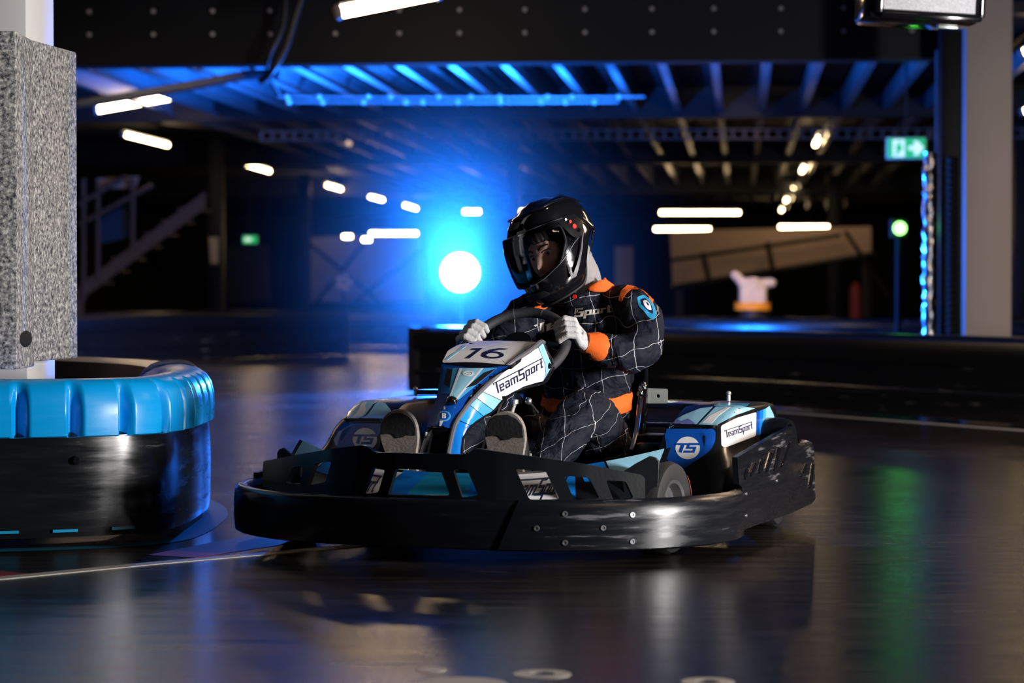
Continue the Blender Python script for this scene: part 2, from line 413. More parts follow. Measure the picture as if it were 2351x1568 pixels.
    def build(s, name, mats, parent=None, smooth=35, bevel=0, keep=False):
        me = bpy.data.meshes.new(name)
        o_ = BASE.get(parent.name, V((0, 0, 0))) if parent is not None else V((0, 0, 0))
        me.from_pydata([tuple(V(v) - o_) for v in s.v], [], s.f)
        mats = mats if isinstance(mats, (list, tuple)) else [mats]
        for m in mats: me.materials.append(m)
        if len(mats) > 1: me.polygons.foreach_set('material_index', s.mi)
        bm = bmesh.new(); bm.from_mesh(me)
        bmesh.ops.remove_doubles(bm, verts=bm.verts, dist=1e-6)
        if not keep: bmesh.ops.recalc_face_normals(bm, faces=bm.faces)
        if smooth:
            for f in bm.faces: f.smooth = True
            lim = R(smooth)
            for e in bm.edges:
                if len(e.link_faces) != 2 or e.calc_face_angle(0) > lim: e.smooth = False
        bm.to_mesh(me); bm.free()
        o = bpy.data.objects.new(name, me); C.objects.link(o)
        if parent is not None:
            o.parent = parent; BASE[o.name] = o_
        if bevel:
            b = o.modifiers.new('bevel', 'BEVEL'); b.width = bevel; b.segments = 2; b.limit_method = 'ANGLE'; b.angle_limit = R(40)
        return o

def tag(o, label=None, cat=None, group=None, kind=None):
    if label: o['label'] = label
    if cat: o['category'] = cat
    if group: o['group'] = group
    if kind: o['kind'] = kind
    return o
def empty(name, loc, rz, base, label, cat, group=None):
    o = bpy.data.objects.new(name, None); C.objects.link(o); o.location = loc; o.rotation_euler = (0, 0, rz)
    o.empty_display_size = 0.1; BASE[o.name] = V(base)
    return tag(o, label, cat, group)

# ---------------------------------------------------------------- pixel helpers (photo pixel -> point in the place)
def ray(px, py):
    u = (px - 1175.5) / FPX; v = (784 - py) / FPX
    return V((u, math.cos(PITCH) + v * math.sin(PITCH), -math.sin(PITCH) + v * math.cos(PITCH)))
CAMP = V((0, 0, CAM_H))
BY = R(5.4)                                # the hall's own axes
BD = V((math.sin(BY), math.cos(BY), 0)); BR = V((math.cos(BY), -math.sin(BY), 0))
BROT = Matrix.Rotation(-BY, 3, 'Z')
def hall(px, py, depth):                   # point on the hall's cross plane at this depth
    r = ray(px, py); return CAMP + r * (depth / r.dot(BD))
def atz(px, py, z):
    r = ray(px, py); return CAMP + r * ((z - CAM_H) / r.z)
def HP(r, d, z): return BR * r + BD * d + V((0, 0, z))
TH = R(19); KO = V((-0.244, 6.42, 0))      # the kart's own axes: x = its left, y = backwards
KL = V((math.cos(TH), -math.sin(TH), 0)); KB = V((math.sin(TH), math.cos(TH), 0))
def K(px, py, x=None, y=None, z=None):
    r = ray(px, py); o = CAMP - KO
    o = V((o.dot(KL), o.dot(KB), o.z)); d = V((r.dot(KL), r.dot(KB), r.z))
    t = (x - o.x) / d.x if x is not None else (y - o.y) / d.y if y is not None else (z - o.z) / d.z
    return o + d * t
def k2w(p): return KO + KL * p[0] + KB * p[1] + V((0, 0, p[2]))

# ---------------------------------------------------------------- lettering from strokes
def stroke(pts, wd, closed=False):
    pts = [V((p[0], p[1])) for p in pts]; n = len(pts); h = wd / 2; Lr, Rr = [], []
    for i, p in enumerate(pts):
        a = pts[i - 1] if (i > 0 or closed) else None; b = pts[(i + 1) % n] if (i < n - 1 or closed) else None
        d1 = (p - a).normalized() if a is not None else None; d2 = (b - p).normalized() if b is not None else None
        if d1 is None: nn = V((-d2.y, d2.x)); k = h
        elif d2 is None: nn = V((-d1.y, d1.x)); k = h
        else:
            n1 = V((-d1.y, d1.x)); n2 = V((-d2.y, d2.x)); nn = (n1 + n2).normalized(); k = h / max(0.35, nn.dot(n1))
        Lr.append((p.x + nn.x * k, p.y + nn.y * k)); Rr.append((p.x - nn.x * k, p.y - nn.y * k))
    if closed: return [Lr, Rr]
    return [Lr + Rr[::-1]]
WORD = [  # letters of the team lettering on an x-height of 1, joined by a long overline
    ([(-.15, 1.55), (7.85, 1.55)], .15, 0), ([(.35, 1.55), (.35, 0)], .24, 0), ([(-.12, 1.55), (.0, 1.3)], .14, 0),
    ([(1.35, .1), (.8, .1), (.8, .9), (1.35, .9), (1.35, .42)], .19, 0), ([(.85, .5), (1.3, .5)], .16, 0),
    ([(1.7, .9), (2.25, .9), (2.25, .1), (1.7, .1), (1.7, .58)], .19, 0), ([(1.75, .5), (2.2, .5)], .16, 0),
    ([(2.62, 0), (2.62, .9), (3.62, .9), (3.62, 0)], .2, 0), ([(3.12, .9), (3.12, 0)], .2, 0),
    ([(4.75, 1.45), (4.02, 1.45), (4.02, .78), (4.72, .78), (4.72, .08), (3.9, .08)], .23, 0),
    ([(5.08, -.6), (5.08, .9), (5.62, .9), (5.62, .02)], .19, 0), ([(5.12, .1), (5.6, .1)], .17, 0),
    ([(5.98, .1), (5.98, .9), (6.48, .9), (6.48, .1)], .19, 1),
    ([(6.84, 0), (6.84, .9), (7.3, .9)], .19, 0), ([(7.62, 1.5), (7.62, .1), (7.9, .1)], .19, 0), ([(7.4, .95), (7.85, .95)], .15, 0)]
SPORT = WORD[9:]
def word_loops(items, wscale=1.0):
    return [stroke(p, wd * wscale, c) for p, wd, c in items]
TSL = [([(-1.0, .34), (-.02, .34)], .17, 0), ([(-.38, .34), (-.62, -.42)], .27, 0),
       ([(1.02, .34), (.12, .34), (.0, .0), (.62, .0), (.50, -.36), (-.32, -.36)], .2, 0)]
def circle(n=32, r=1.0, c=(0, 0), ph=0): return [(c[0] + r * math.cos(2 * PI * k / n + ph), c[1] + r * math.sin(2 * PI * k / n + ph)) for k in range(n)]
def plane_map(o, u, v, nrm=None):
    o, u, v = V(o), V(u), V(v); n = (V(nrm) if nrm is not None else u.cross(v)).normalized()
    return lambda a, b, w: o + u * a + v * b + n * w
def quad_map(A, B, Cc, D, nrm):
    """u,v in 0..1 over the quad A(0,0) B(1,0) C(1,1) D(0,1)"""
    A, B, Cc, D = V(A), V(B), V(Cc), V(D); n = V(nrm).normalized()
    return lambda u, v, w: (A * (1 - u) + B * u) * (1 - v) + (D * (1 - u) + Cc * u) * v + n * w

# ================================================================= SETTING
def struct(o): o['kind'] = 'structure'; return o
g = G(); g.box(V((0, 35, -0.05)), (60, 90, 0.1)); struct(g.build('floor', M_FLOOR, smooth=0))
ZC = 3.0
g = G(); g.box(HP(0, 46.1, ZC + 0.05), (60, 52, 0.1), BROT); struct(g.build('ceiling', M_DECK, smooth=0))
g = G(); g.box(HP(0, 5, 3.75), (60, 30.3, 0.1), BROT); struct(g.build('ceiling', M_DECK, smooth=0))
g = G(); g.box(HP(0, 72, 1.5), (60, 0.2, 3.2), BROT); struct(g.build('wall_back', M_WALL, smooth=0))
g = G(); g.box(HP(-17, 40, 1.5), (0.2, 66, 3.2), BROT); struct(g.build('wall_left', M_WALL, smooth=0))
g = G(); g.box(HP(19, 40, 1.5), (0.2, 66, 3.2), BROT); struct(g.build('wall_right', M_WALL, smooth=0))

# painted floor markings
def floor_strip(name, pts, wd, m, z=0.0015, cl=False):
    g = G(); g.plate(stroke(pts, wd, cl), lambda u, v, w_: V((u, v, w_)), t=z, du=0, dv=0); return struct(g.build(name, m, smooth=0))
floor_strip('trim_1', [(-1.9, 5.62), (-1.29, 6.08), (-0.95, 6.42), (-0.45, 6.86), (0.1, 7.4)], 0.052, M_LINE)
g = G(); g.plate([[(-1.6, 6.0), (-1.22, 6.16), (-1.42, 6.32), (-1.7, 6.3)]], lambda u, v, w_: V((u, v, w_)), t=0.001, du=0, dv=0); struct(g.build('trim_2', M_REDP, smooth=0))
g = G(); g.plate([[(-1.0, 6.62), (-0.86, 6.55), (-0.62, 6.95), (-0.78, 7.15)]], lambda u, v, w_: V((u, v, w_)), t=0.001, du=0, dv=0); struct(g.build('trim_3', M_REDP, smooth=0))
# curved white line at the foot of the far right barrier
RL = [(0.3, 15.9), (1.0, 15.45), (1.55, 14.65), (2.05, 13.75), (2.65, 12.65), (3.4, 11.4)]
floor_strip('trim_4', cr(RL, 6), 0.06, mat('white_line_paint', (0.55, 0.6, 0.7), 0.3, noise=14, namt=0.2))
# worn paint marks in the foreground
for i, (px, py, r1, ring) in enumerate(((1245, 1548, 0.055, 1), (1060, 1572, 0.085, 0), (1625, 1566, 0.05, 1), (990, 1538, 0.03, 0))):
    p = atz(px, py, 0); g = G()
    lp = [circle(24, r1, (p.x, p.y))] + ([circle(24, r1 * 0.45, (p.x, p.y))] if ring else [])
    g.plate(lp, lambda u, v, w_: V((u, v, w_)), t=0.001, du=0, dv=0); struct(g.build('trim_%d' % (5 + i), M_LINE, smooth=0))

# ---- overhead steel beam with bolts
DB = 20.0
zt, zb = 3.69, (hall(1175, 143, DB)).z
g = G(); x0, x1 = hall(-60, 100, DB).dot(BR), hall(2160, 100, DB).dot(BR)
cxm = (x0 + x1) / 2
g.box(HP(cxm, DB + 0.02, (zt + zb) / 2), (x1 - x0, 0.04, zt - zb), BROT)
g.box(HP(cxm, DB + 0.12, zb + 0.012), (x1 - x0, 0.26, 0.03), BROT)
beam = tag(g.build('steel_beam', M_DSTEEL, smooth=0), 'deep black steel beam with two rows of bolts crossing the top of the hall', 'beam', kind='structure')
for px in (205, 352, 488, 620, 770, 917, 1055, 1205, 1343, 1497, 1639, 1793, 1937, 2094):
    for py in (22, 75):
        q = hall(px, py + (px - 1175) * -0.005, DB)
        g = G(); g.lathe([(0.0, 0.0), (0.020, 0.0), (0.020, -0.006), (0.013, -0.018), (0.0, -0.02)][::-1], q, BD, 8)
        g.build('bolt', M_COLW, beam)
# ---- ceiling joists behind it
for k in range(-3, 17):
    px = 352 + 128.5 * k
    q = hall(px, 150, DB); rr = q.dot(BR)
    g = G(); y0, y1 = DB + 0.25, 58
    g.box(HP(rr, (y0 + y1) / 2, zb + 0.10), (0.075, y1 - y0, 0.012), BROT)
    g.box(HP(rr - 0.03, (y0 + y1) / 2, zb + 0.20), (0.010, y1 - y0, 0.2), BROT)
    g.box(HP(rr, (y0 + y1) / 2, zb + 0.30), (0.075, y1 - y0, 0.012), BROT)
    struct(g.build('ceiling_joist', M_JOIST, smooth=0))
for (d, z) in ((26.9, zb + 0.02), (36.0, zb + 0.0), (47, zb)):
    g = G(); g.box(HP(0, d, z + 0.2), (30, 0.16, 0.4), BROT); struct(g.build('cross_beam', M_DSTEEL, smooth=0))

# ---- columns
def column(name, r, d, wx, wy, z0, z1, m, label, cat='column'):
    g = G(); g.box(HP(r, d, (z0 + z1) / 2), (wx, wy, z1 - z0), BROT, 0.004)
    return tag(g.build(name, m), label, cat, kind='structure')
cw = V((-1.484, 7.4, 0)); c0 = cw.dot(BR); cd = cw.dot(BD)
column('white_column', c0 - 0.15, cd + 0.15, 0.30, 0.30, 0, 4.0, M_COLW, 'white painted square column behind the blue capped barrier')
# speckled foam padding strapped round it
def hr(x, y): v = V((x, y, 0)); return v.dot(BR), v.dot(BD)
r1, d1 = hr(-1.423, 6.94); r2, d2 = hr(-1.400, 7.56)
e = empty('foam_padding', HP(r1 - .2, (d1 + d2) / 2, .5), 0, HP(r1 - .2, (d1 + d2) / 2, .5), 'speckled grey foam padding wrapped around the white column', 'padding')
g = G(); g.box(V((-1.422 - .26, 7.07, .985)), (.52, .26, .97), None, .006); g.build('front_pad', M_FOAM, e)
fd_ = V((.065, .36, 0)).normalized(); fn_ = V((fd_.y, -fd_.x, 0)); fc_ = V((-1.423, 7.2, 0)) + fd_ * .183 - fn_ * .04
g = G(); g.box(fc_ + V((0, 0, .993)), (.08, .366, .955), Matrix.Rotation(-math.atan2(.065, .36), 3, 'Z'), .006); g.build('side_pad', M_FOAM, e)
g = G(); g.ball(V((-1.423, 7.07, .585)), (.004, .10, .025), 12); g.build('torn_patch', M_BLKM, e)
q = hall(2268, 700, 16.2); column('grey_column', q.dot(BR), 16.3, 0.30, 0.25, 0, 3.4, M_COLG, 'tall pale grey column at the right of the hall')
q = hall(2188, 500, 19.3); column('black_column', q.dot(BR), 19.4, 0.20, 0.2, 0, 3.3, M_DSTEEL, 'black column left of the tall pale grey column')
q = hall(1180, 600, 33); column('dark_column', q.dot(BR), 33, 0.16, 0.16, 0, 2.9, M_DSTEEL, 'dark column rising behind the helmet')
for px, d in ((497, 34), (700, 44), (1915, 42), (2345, 30)):
    q = hall(px, 600, d); column('dark_column', q.dot(BR), d, 0.2, 0.2, 0, 2.9, M_DSTEEL, 'dark column deep in the hall')
q = hall(2152, 250, 19.8)
g = G(); g.box(HP(q.dot(BR), 19.75, 2.18), (0.03, 0.05, 0.98), BROT); tag(g.build('steel_angle', mat('pale_angle_steel', (.35, .37, .42), .5, noise=6)), 'thin bright blue lit steel angle running down left of the black column', 'trim', kind='structure')

# ================================================================= OVERHEAD LIGHTS AND SERVICES
def tube_light(p0, p1, label, m=M_TUBE, group='strip lights under the ceiling', r=0.028):
    p0, p1 = V(p0), V(p1); c = (p0 + p1) / 2; d = (p1 - p0)
    rz = math.atan2(d.y, d.x)
    e = empty('strip_light', c, 0, c, label, 'light', group)
    g = G(); g.tube([p0, p1], r, 10); g.build('tube', m, e)
    g = G(); u = d.normalized(); rot = u.to_track_quat('X', 'Z').to_matrix()
    g.box(c + V((0, 0, r + 0.025)), (d.length + 0.06, 0.07, 0.03), rot, 0.004); g.build('housing', M_DSTEEL, e)
    g = G(); g.tube([p0 - u * 0.035, p0], r * 1.25, 10); g.build('end_cap', M_COLG, e)
    g = G(); g.tube([p1, p1 + u * 0.035], r * 1.25, 10); g.build('end_cap', M_COLG, e)
    g = G(); g.tube([c + V((0, 0, r + 0.03)), V((c.x, c.y, 2.99 if c.dot(BD) > 20 else 3.7))], 0.006, 6); g.build('hanger', M_DSTEEL, e)
    return e
ZL = 2.75
def atzl(px, py, z=ZL): return atz(px, py, z)
# two rows running into the distance
for i, (a, b) in enumerate((((284, 308), (384, 333)), ((551, 374), (618, 393)), ((746, 424), (792, 437)), ((845, 450), (878, 459)), ((925, 470), (955, 479)))):
    lab = ['lit strip light nearest in the left receding row', 'second lit strip light of the left receding row', 'third lit strip light of the left receding row',
           'fourth lit strip light of the left receding row', 'farthest lit strip light of the left receding row, beside the blue glow'][i]
    tube_light(atzl(*a), atzl(*b), lab)
for i, (a, b) in enumerate((((1872, 332), (1884, 310)), ((1841, 393), (1850, 378)), ((1818, 437), (1824, 428)), ((1804, 461), (1809, 453)), ((1794, 483), (1798, 476)))):
    lab = ['lit strip light nearest in the right receding row, seen end on', 'second lit strip light of the right receding row', 'third lit strip light of the right receding row',
           'fourth lit strip light of the right receding row', 'farthest lit strip light of the right receding row'][i]
    tube_light(atzl(*a), atzl(*b), lab)
def cross_light(x0, x1, y, lab, m=M_TUBE, depth=42):
    p0 = hall(x0, y, depth); p1 = hall(x1, y, depth)
    tube_light(p0, p1, lab, m)
cross_light(788, 808, 543, 'small lit strip light below the left row, left of a pair')
cross_light(833, 852, 550, 'small lit strip light tucked under the end of a long one', depth=37)
cross_light(850, 958, 536, 'long lit strip light left of the blue lamp')
cross_light(1065, 1102, 486, 'short lit strip light straight above the blue lamp')
cross_light(1172, 1204, 486, 'lit strip light half hidden behind the helmet')
cross_light(1516, 1698, 488, 'longest lit strip light, upper of the pair right of the helmet')
cross_light(1503, 1630, 526, 'lit strip light below the longest one, right of the helmet')
cross_light(1789, 1924, 521, 'long lit strip light above the taupe sloping panel')
cross_light(2342, 2375, 520, 'lit strip light at the right edge beyond the grey column')
tube_light(atzl(790, 325), atzl(803, 330), 'small dim strip light alone above the left receding row', M_TUBED)
tube_light(hall(222, 249, 25.2), hall(400, 218, 25.6), 'large lit strip light nearest the speckled foam padding', r=0.05)
tube_light(hall(782, 27, 17.3), hall(1000, -16, 17.6), 'bright strip light crossing the top edge in front of the beam', r=0.045)
tube_light(hall(2351, 256, 24), hall(2380, 246, 24), 'strip light cut by the right edge below the upper one')
tube_light(hall(2349, 120, 20.5), hall(2380, 108, 20.5), 'upper strip light cut by the right edge')

def service(name, pts, r, m, label, cat, smooth=4, n=8):
    g = G(); g.tube(pts, r, n, smooth); return tag(g.build(name, m), label, cat)
service('hanging_cable', [hall(700, -30, 19.4), hall(680, 30, 19.4), hall(655, 110, 19.4), hall(622, 165, 19.4), hall(600, 185, 19.6)], 0.03, M_CABLE, 'thick black cable drooping in front of the bolted beam', 'cable')
service('hanging_cable', [hall(655, -30, 19.5), hall(650, 60, 19.5), hall(612, 150, 19.5), hall(640, 215, 19.9)], 0.018, M_CABLE, 'thinner black cable hanging left of the thick one', 'cable')
service('conduit', [hall(180, 240, 21.5), hall(420, 200, 21.5), hall(560, 174, 21.5), hall(640, 168, 21.5)], 0.045, M_DSTEEL, 'dark conduit rising to the right above the large near strip light', 'pipe')
for k, (py, xa, xb) in enumerate(((222, 640, 1480), (234, 660, 1420))):
    e = empty('conduit_rack', hall(1050, py, 24), 0, hall(1050, py, 24), ['upper thin conduit slung under the blue lit joists', 'lower thin conduit slung under the blue lit joists'][k], 'pipe', 'conduits under the blue lit joists')
    g = G(); g.tube([hall(xa, py, 24), hall((xa + xb) / 2, py + 2, 24), hall(xb, py, 24)], 0.012, 8, 6); g.build('pipe', M_HOSE, e)
    for j in range(10):
        px = xa + (xb - xa) * (j + random.random() * 0.7) / 10
        g = G(); g.ball(hall(px, py, 24), 0.03, 10); g.build('clamp', M_STEEL, e)
# ladder tray across the hall
e = empty('cable_tray', hall(1700, 305, 27), 0, hall(1700, 305, 27), 'long perforated cable tray crossing under the ceiling behind the joists', 'cable tray')
g = G(); a = hall(600, 322, 27); b = hall(2400, 316, 27)
for z in (0, 0.1): g.tube([a + V((0, 0, z)), b + V((0, 0, z))], 0.010, 6)
g.build('rail', M_STAIR, e)
g = G()
for j in range(70):
    p = a.lerp(b, j / 69); g.box(p + V((0, 0, 0.05)), (0.022, 0.02, 0.10), BROT)
o = g.build('rung', M_STAIR, e); o['kind'] = 'stuff'

# ---- exit signs
def exit_sign(c, wd, ht, label, detail=True):
    e = empty('exit_sign', c, 0, c, label, 'sign')
    g = G(); g.box(c + BD * 0.03, (wd + 0.02, 0.05, ht + 0.02), BROT, 0.004); g.build('housing', M_COLW, e)
    g = G(); g.tube([c + BD * .03, V((c.x, c.y + .03, 3.0))], .008, 6); g.build('hanging_rod', M_BLKM, e)
    f = plane_map(c, BR * (wd / 2), V((0, 0, ht / 2)), -BD)
    g = G(); g.plate([[(-1, -1), (1, -1), (1, 1), (-1, 1)]], f, 0.004, 0, 0); g.build('green_face', M_EXITG, e)
    if detail:
        g = G(); g.plate([[(.12, .22), (.45, .22), (.38, .72), (.60, .72), (.93, 0), (.60, -.72), (.38, -.72), (.45, -.22), (.12, -.22)]], f, 0.004, 0, 0, base=0.004); g.build('arrow', M_EXITW, e)
        g = G(); g.plate([[(-.72, -.9), (-.1, -.9), (-.1, .9), (-.72, .9)], [(-.5, -.9 + .15), (-.28, -.3), (-.2, .0), (-.28, .45), (-.5, .4), (-.62, .1), (-.5, -.1), (-.62, -.7)]], f, 0.004, 0, 0, base=0.004); g.build('door_symbol', M_EXITW, e)
        g = G(); g.plate([circle(12, .12, (-.4, .62))], lambda a, b, w_: f(a, b, w_), 0.004, 0, 0, base=0.008); g.build('figure_head', M_EXITG, e)
    else:
        g = G(); g.plate([[(-.8, -.6), (.1, -.6), (.3, .5), (-.7, .7)]], f, 0.004, 0, 0, base=0.004); g.build('symbol', M_EXITW, e)
exit_sign(hall(2081, 340, 23), 0.35, 0.18, 'green and white exit sign with an arrow, under the ceiling at right')
exit_sign(hall(574, 550, 36), 0.21, 0.105, 'small blurred green exit sign far off at left', False)

# ---- green signal lamp
p = hall(2066, 524, 20.5)
e = empty('signal_light', V((p.x, p.y, 0)), 0, V((p.x, p.y, 0)), 'bright green round signal lamp left of the foil post', 'light')
g = G(); g.ball(p, (0.055, 0.04, 0.055), 16); g.build('lens', M_GRN, e)
g = G(); g.box(p + V((0, 0.07, -0.0)), (0.14, 0.1, 0.16), None, 0.01); g.build('housing', M_BLKM, e)
g = G(); g.tube([V((p.x, p.y + 0.07, 0)), p + V((0, 0.07, -0.05))], 0.025, 10); g.build('post', M_DSTEEL, e)
lamp('green_signal_light', 'POINT', p + V((0, -0.12, 0)), 1, (0.03, 1, 0.02), radius=0.05)

# ---- blue flash lamp on its stand
p = V(LAMP_P)
e = empty('studio_lamp', V((p.x, p.y, 0)), 0, V((p.x, p.y, 0)), 'glaring round blue lamp on a stand behind the black barrier', 'lamp')
g = G(); g.lathe([(0.0, -0.03), (0.12, -0.03), (0.165, 0.0), (0.17, 0.02), (0.0, 0.02)], p + V((0, -0.02, 0)), (0, 1, 0), 32); g.build('diffuser', M_LAMP, e)
g = G(); g.lathe([(0.175, -0.03), (0.18, 0.02), (0.07, 0.14), (0.06, 0.30), (0.0, 0.30)], p, (0, 1, 0), 32); g.build('reflector', M_BLKM, e)
g = G(); g.tube([V((p.x, p.y + 0.15, 0.35)), p + V((0, 0.15, 0))], 0.015, 8); g.build('stand_pole', M_DSTEEL, e)
for a in (90, 210, 330):
    g = G(); g.tube([V((p.x, p.y + .15, .4)), V((p.x + .3 * math.cos(R(a)), p.y + .15 + .3 * math.sin(R(a)), 0.01))], 0.01, 8); g.build('leg', M_DSTEEL, e)

# ---- box with silver grille at the top right
c = hall(2128, -40, 9.6)
e = empty('grille_cabinet', c, 0, c, 'black framed cabinet with silver grille hanging at the top right corner', 'cabinet')
rot = BROT @ Matrix.Rotation(R(3), 3, 'Y') @ Matrix.Rotation(R(9), 3, 'Z')
def cb(v): return c + rot @ V(v)
g = G(); g.box(cb((0, .16, 0)), (0.44, 0.30, 0.30), rot, 0.02); g.build('cabinet_body', M_BLKG, e)
g = G()
g.box(cb((.02, -.01, -.13)), (0.40, 0.05, 0.03), rot, 0.008); g.box(cb((.02, -.01, .13)), (0.40, 0.05, 0.03), rot, 0.008)
g.box(cb((-.185, -.01, 0)), (0.03, 0.05, 0.26), rot, 0.008); g.box(cb((.215, -.01, 0)), (0.03, 0.05, 0.26), rot, 0.008); g.build('frame', M_BLKG, e)
g = G(); g.box(cb((.015, -.004, 0)), (0.38, 0.02, 0.24), rot); g.build('grille', M_MESHS, e)
g = G(); g.box(cb((.12, .12, -.156)), (0.08, 0.03, 0.012), rot, 0.003); g.build('latch', M_STEEL, e)
g = G(); g.tube([cb((0, .16, .14)), V((c.x, c.y, 3.7))], 0.012, 8); g.build('hanger', M_DSTEEL, e)

# ---- foil wrapped post
q = hall(2134, 565, 18.4)
g = G(); rows = []
for i in range(60):
    z = 0.0 + 1.77 * i / 59; row = []
    for k in range(14):
        a = 2 * PI * k / 14; rr = 0.048 + random.uniform(-.011, .011)
        row.append(V((q.x, q.y, 0)) + V((rr * math.cos(a), rr * math.sin(a), z)))
    rows.append(row)
g.grid(rows, closed=True); tag(g.build('foil_wrapped_post', M_FOIL, smooth=60), 'post wrapped in crinkled blue lit foil beside the black column', 'post')
# ribbed black duct beside it
q = hall(2180, 565, 18.9)
g = G(); prof = []
for i in range(70): prof.append((0.035 if i % 2 else 0.05, 0.02 + 1.75 * i / 69))
g.lathe(prof, V((q.x + 0.02, q.y - 0.02, 0)), (0, 0, 1), 16); tag(g.build('ribbed_duct', M_BLKM), 'ribbed black hose standing between the foil post and grey column', 'hose')

# ================================================================= BACKGROUND THINGS
def slab(pxs, d, thick, m, name, label=None, cat=None, kind=None, parent=None):
    pts = [hall(x, y, d) for x, y in pxs]; o = pts[0]
    loops = [[((p - o).dot(BR), (p - o).z) for p in pts]]
    g = G(); g.plate(loops, plane_map(o, BR, V((0, 0, 1)), BD), thick, 0, 0); ob = g.build(name, m, parent, smooth=0)
    return tag(ob, label, cat, kind=kind)
# taupe sloping ramp wall and its railing
c = hall(1770, 600, 41)
e = empty('ramp', V((c.x, c.y, 0)), 0, V((c.x, c.y, 0)), 'sloping ramp with taupe side panel and black railing at right', 'ramp')
slab([(1538, 530), (2000, 520), (2000, 578), (1545, 656)], 41, 0.12, M_TAUPE, 'side_panel', parent=e)
g = G(); g.tube([hall(1540, 598, 40.8), hall(1930, 540, 40.8)], 0.035, 8); g.tube([hall(1540, 660, 40.8), hall(2010, 582, 40.8)], 0.045, 8); g.build('handrail', M_BLKM, e)
for (xa, ya, xb, yb) in ((1614, 580, 1630, 650), (1762, 556, 1776, 626)):
    g = G(); g.tube([hall(xa, ya, 40.7), hall(xb, yb, 40.7)], 0.045, 8); g.build('railing_post', M_BLKM, e)
g = G(); g.tube([hall(1940, 530, 40.7), hall(2040, 680, 40.7)], 0.035, 8); g.build('brace', M_BLKM, e)
for px in (1560, 1760, 1990):
    a_ = hall(px, 600, 41.2); g = G(); g.box(V((a_.x, a_.y, .6)), (.12, .12, 1.2)); g.build('ramp_leg', M_BLKM, e)
# stairs at left
c = hall(320, 560, 30)
e = empty('staircase', V((c.x, c.y, 0)), 0, V((c.x, c.y, 0)), 'dark brown staircase climbing to the right at the far left', 'stairs')
slab([(182, 655), (470, 440), (470, 478), (182, 690)], 30, 0.06, M_STAIR, 'stringer', parent=e)
slab([(120, 700), (190, 655), (190, 807), (120, 807)], 30, 0.06, M_STAIR, 'stair_foot', parent=e)
g = G(); g.tube([hall(182, 515, 29.9), hall(350, 425, 29.9)], 0.03, 8); g.tube([hall(182, 468, 29.9), hall(290, 405, 29.9)], 0.03, 8); g.build('handrail', M_STAIR, e)
for px, y0, y1 in ((192, 410, 690), (225, 415, 640), (305, 410, 570)):
    g = G(); g.tube([hall(px, y0, 29.95), hall(px, y1, 29.95)], 0.03, 8); g.build('post', M_STAIR, e)
slab([(222, 410), (318, 405), (310, 432), (222, 432)], 30.2, 0.05, M_TAUPE, 'landing_panel', parent=e)
slab([(230, 500), (290, 470), (295, 545), (232, 560)], 30.3, 0.03, M_NAVYB, 'infill_panel', parent=e)
for k in range(7):
    px = 200 + 38 * k; py = 650 - 28.5 * k
    g = G(); a = hall(px, py, 30.05); g.box(a + BD * 0.45, (0.22, 0.9, 0.03), BROT); g.build('tread', M_STAIR, e)
# pale boards on the far wall
slab([(512, 566), (612, 560), (618, 690), (520, 692)], 44, 0.06, M_WALL, 'wall_board', 'grey board under the far left exit sign', 'board')
slab([(712, 545), (965, 535), (975, 692), (712, 692)], 46, 0.06, M_PANELB, 'wall_board', 'pale board behind the crossed bracing, left of the blue lamp', 'board')
c = hall(830, 640, 45)
e = empty('cross_bracing', c, 0, c, 'dark crossed steel braces in front of the pale board', 'bracing')
for (a, b) in (((672, 760), (835, 560)), ((728, 760), (965, 575)), ((712, 560), (955, 760))):
    g = G(); g.tube([hall(*a, 45), hall(*b, 45)], 0.04, 8); g.build('brace', M_DSTEEL, e)
slab([(1412, 566), (1452, 566), (1452, 690), (1412, 690)], 40, 0.06, M_COLG, 'wall_board', 'narrow taupe board right of the helmet', 'board')
slab([(480, 545), (500, 545), (500, 605), (484, 605)], 33, 0.04, M_COLG, 'wall_plate', 'narrow pale plate on the column left of the exit sign', 'plate')
c = hall(790, 648, 32)
e = empty('wall_fan', c, 0, c, 'round blurred fan in front of the crossed bracing', 'fan')
g = G(); g.lathe([(0.12, -.02), (0.145, 0), (0.12, .02), (0.10, 0), (0.12, -.02)], c, (0, 1, 0), 24); g.build('rim', M_PANELB, e)
for k in range(5):
    a = 2 * PI * k / 5; g = G(); g.ball(c + V((0.07 * math.cos(a), 0, 0.07 * math.sin(a))), (0.045, 0.012, 0.03), 10, Matrix.Rotation(-a, 3, 'Y')); g.build('blade', M_COLW, e)
g = G(); g.tube([c + V((0, 0, -0.14)), V((c.x, c.y, 0))], 0.02, 8); g.build('stand', M_DSTEEL, e)
# cream bag with knotted ears on an amber base
c = hall(1728, 668, 25.5)
e = empty('cream_cloth_bag', V((c.x, c.y, 0)), 0, V((c.x, c.y, 0)), 'bulky cream cloth bundle with two knotted corners on an amber band', 'bundle')
def blob(name, parts, m, parent, voxel=0.01, smooth=6, disp=0):
    g = G(); parts(g); o = g.build(name, m, parent, smooth=0)
    md = o.modifiers.new('remesh', 'REMESH'); md.mode = 'VOXEL'; md.voxel_size = voxel; md.use_smooth_shade = True
    if smooth: s_ = o.modifiers.new('smooth', 'SMOOTH'); s_.iterations = smooth; s_.factor = 0.5
    if disp:
        tx = bpy.data.textures.new(name + '_folds', 'CLOUDS'); tx.noise_scale = disp[1]; tx.noise_depth = 2
        d = o.modifiers.new('folds', 'DISPLACE'); d.texture = tx; d.strength = disp[0]; d.mid_level = 0.5; d.texture_coords = 'LOCAL'
    return o
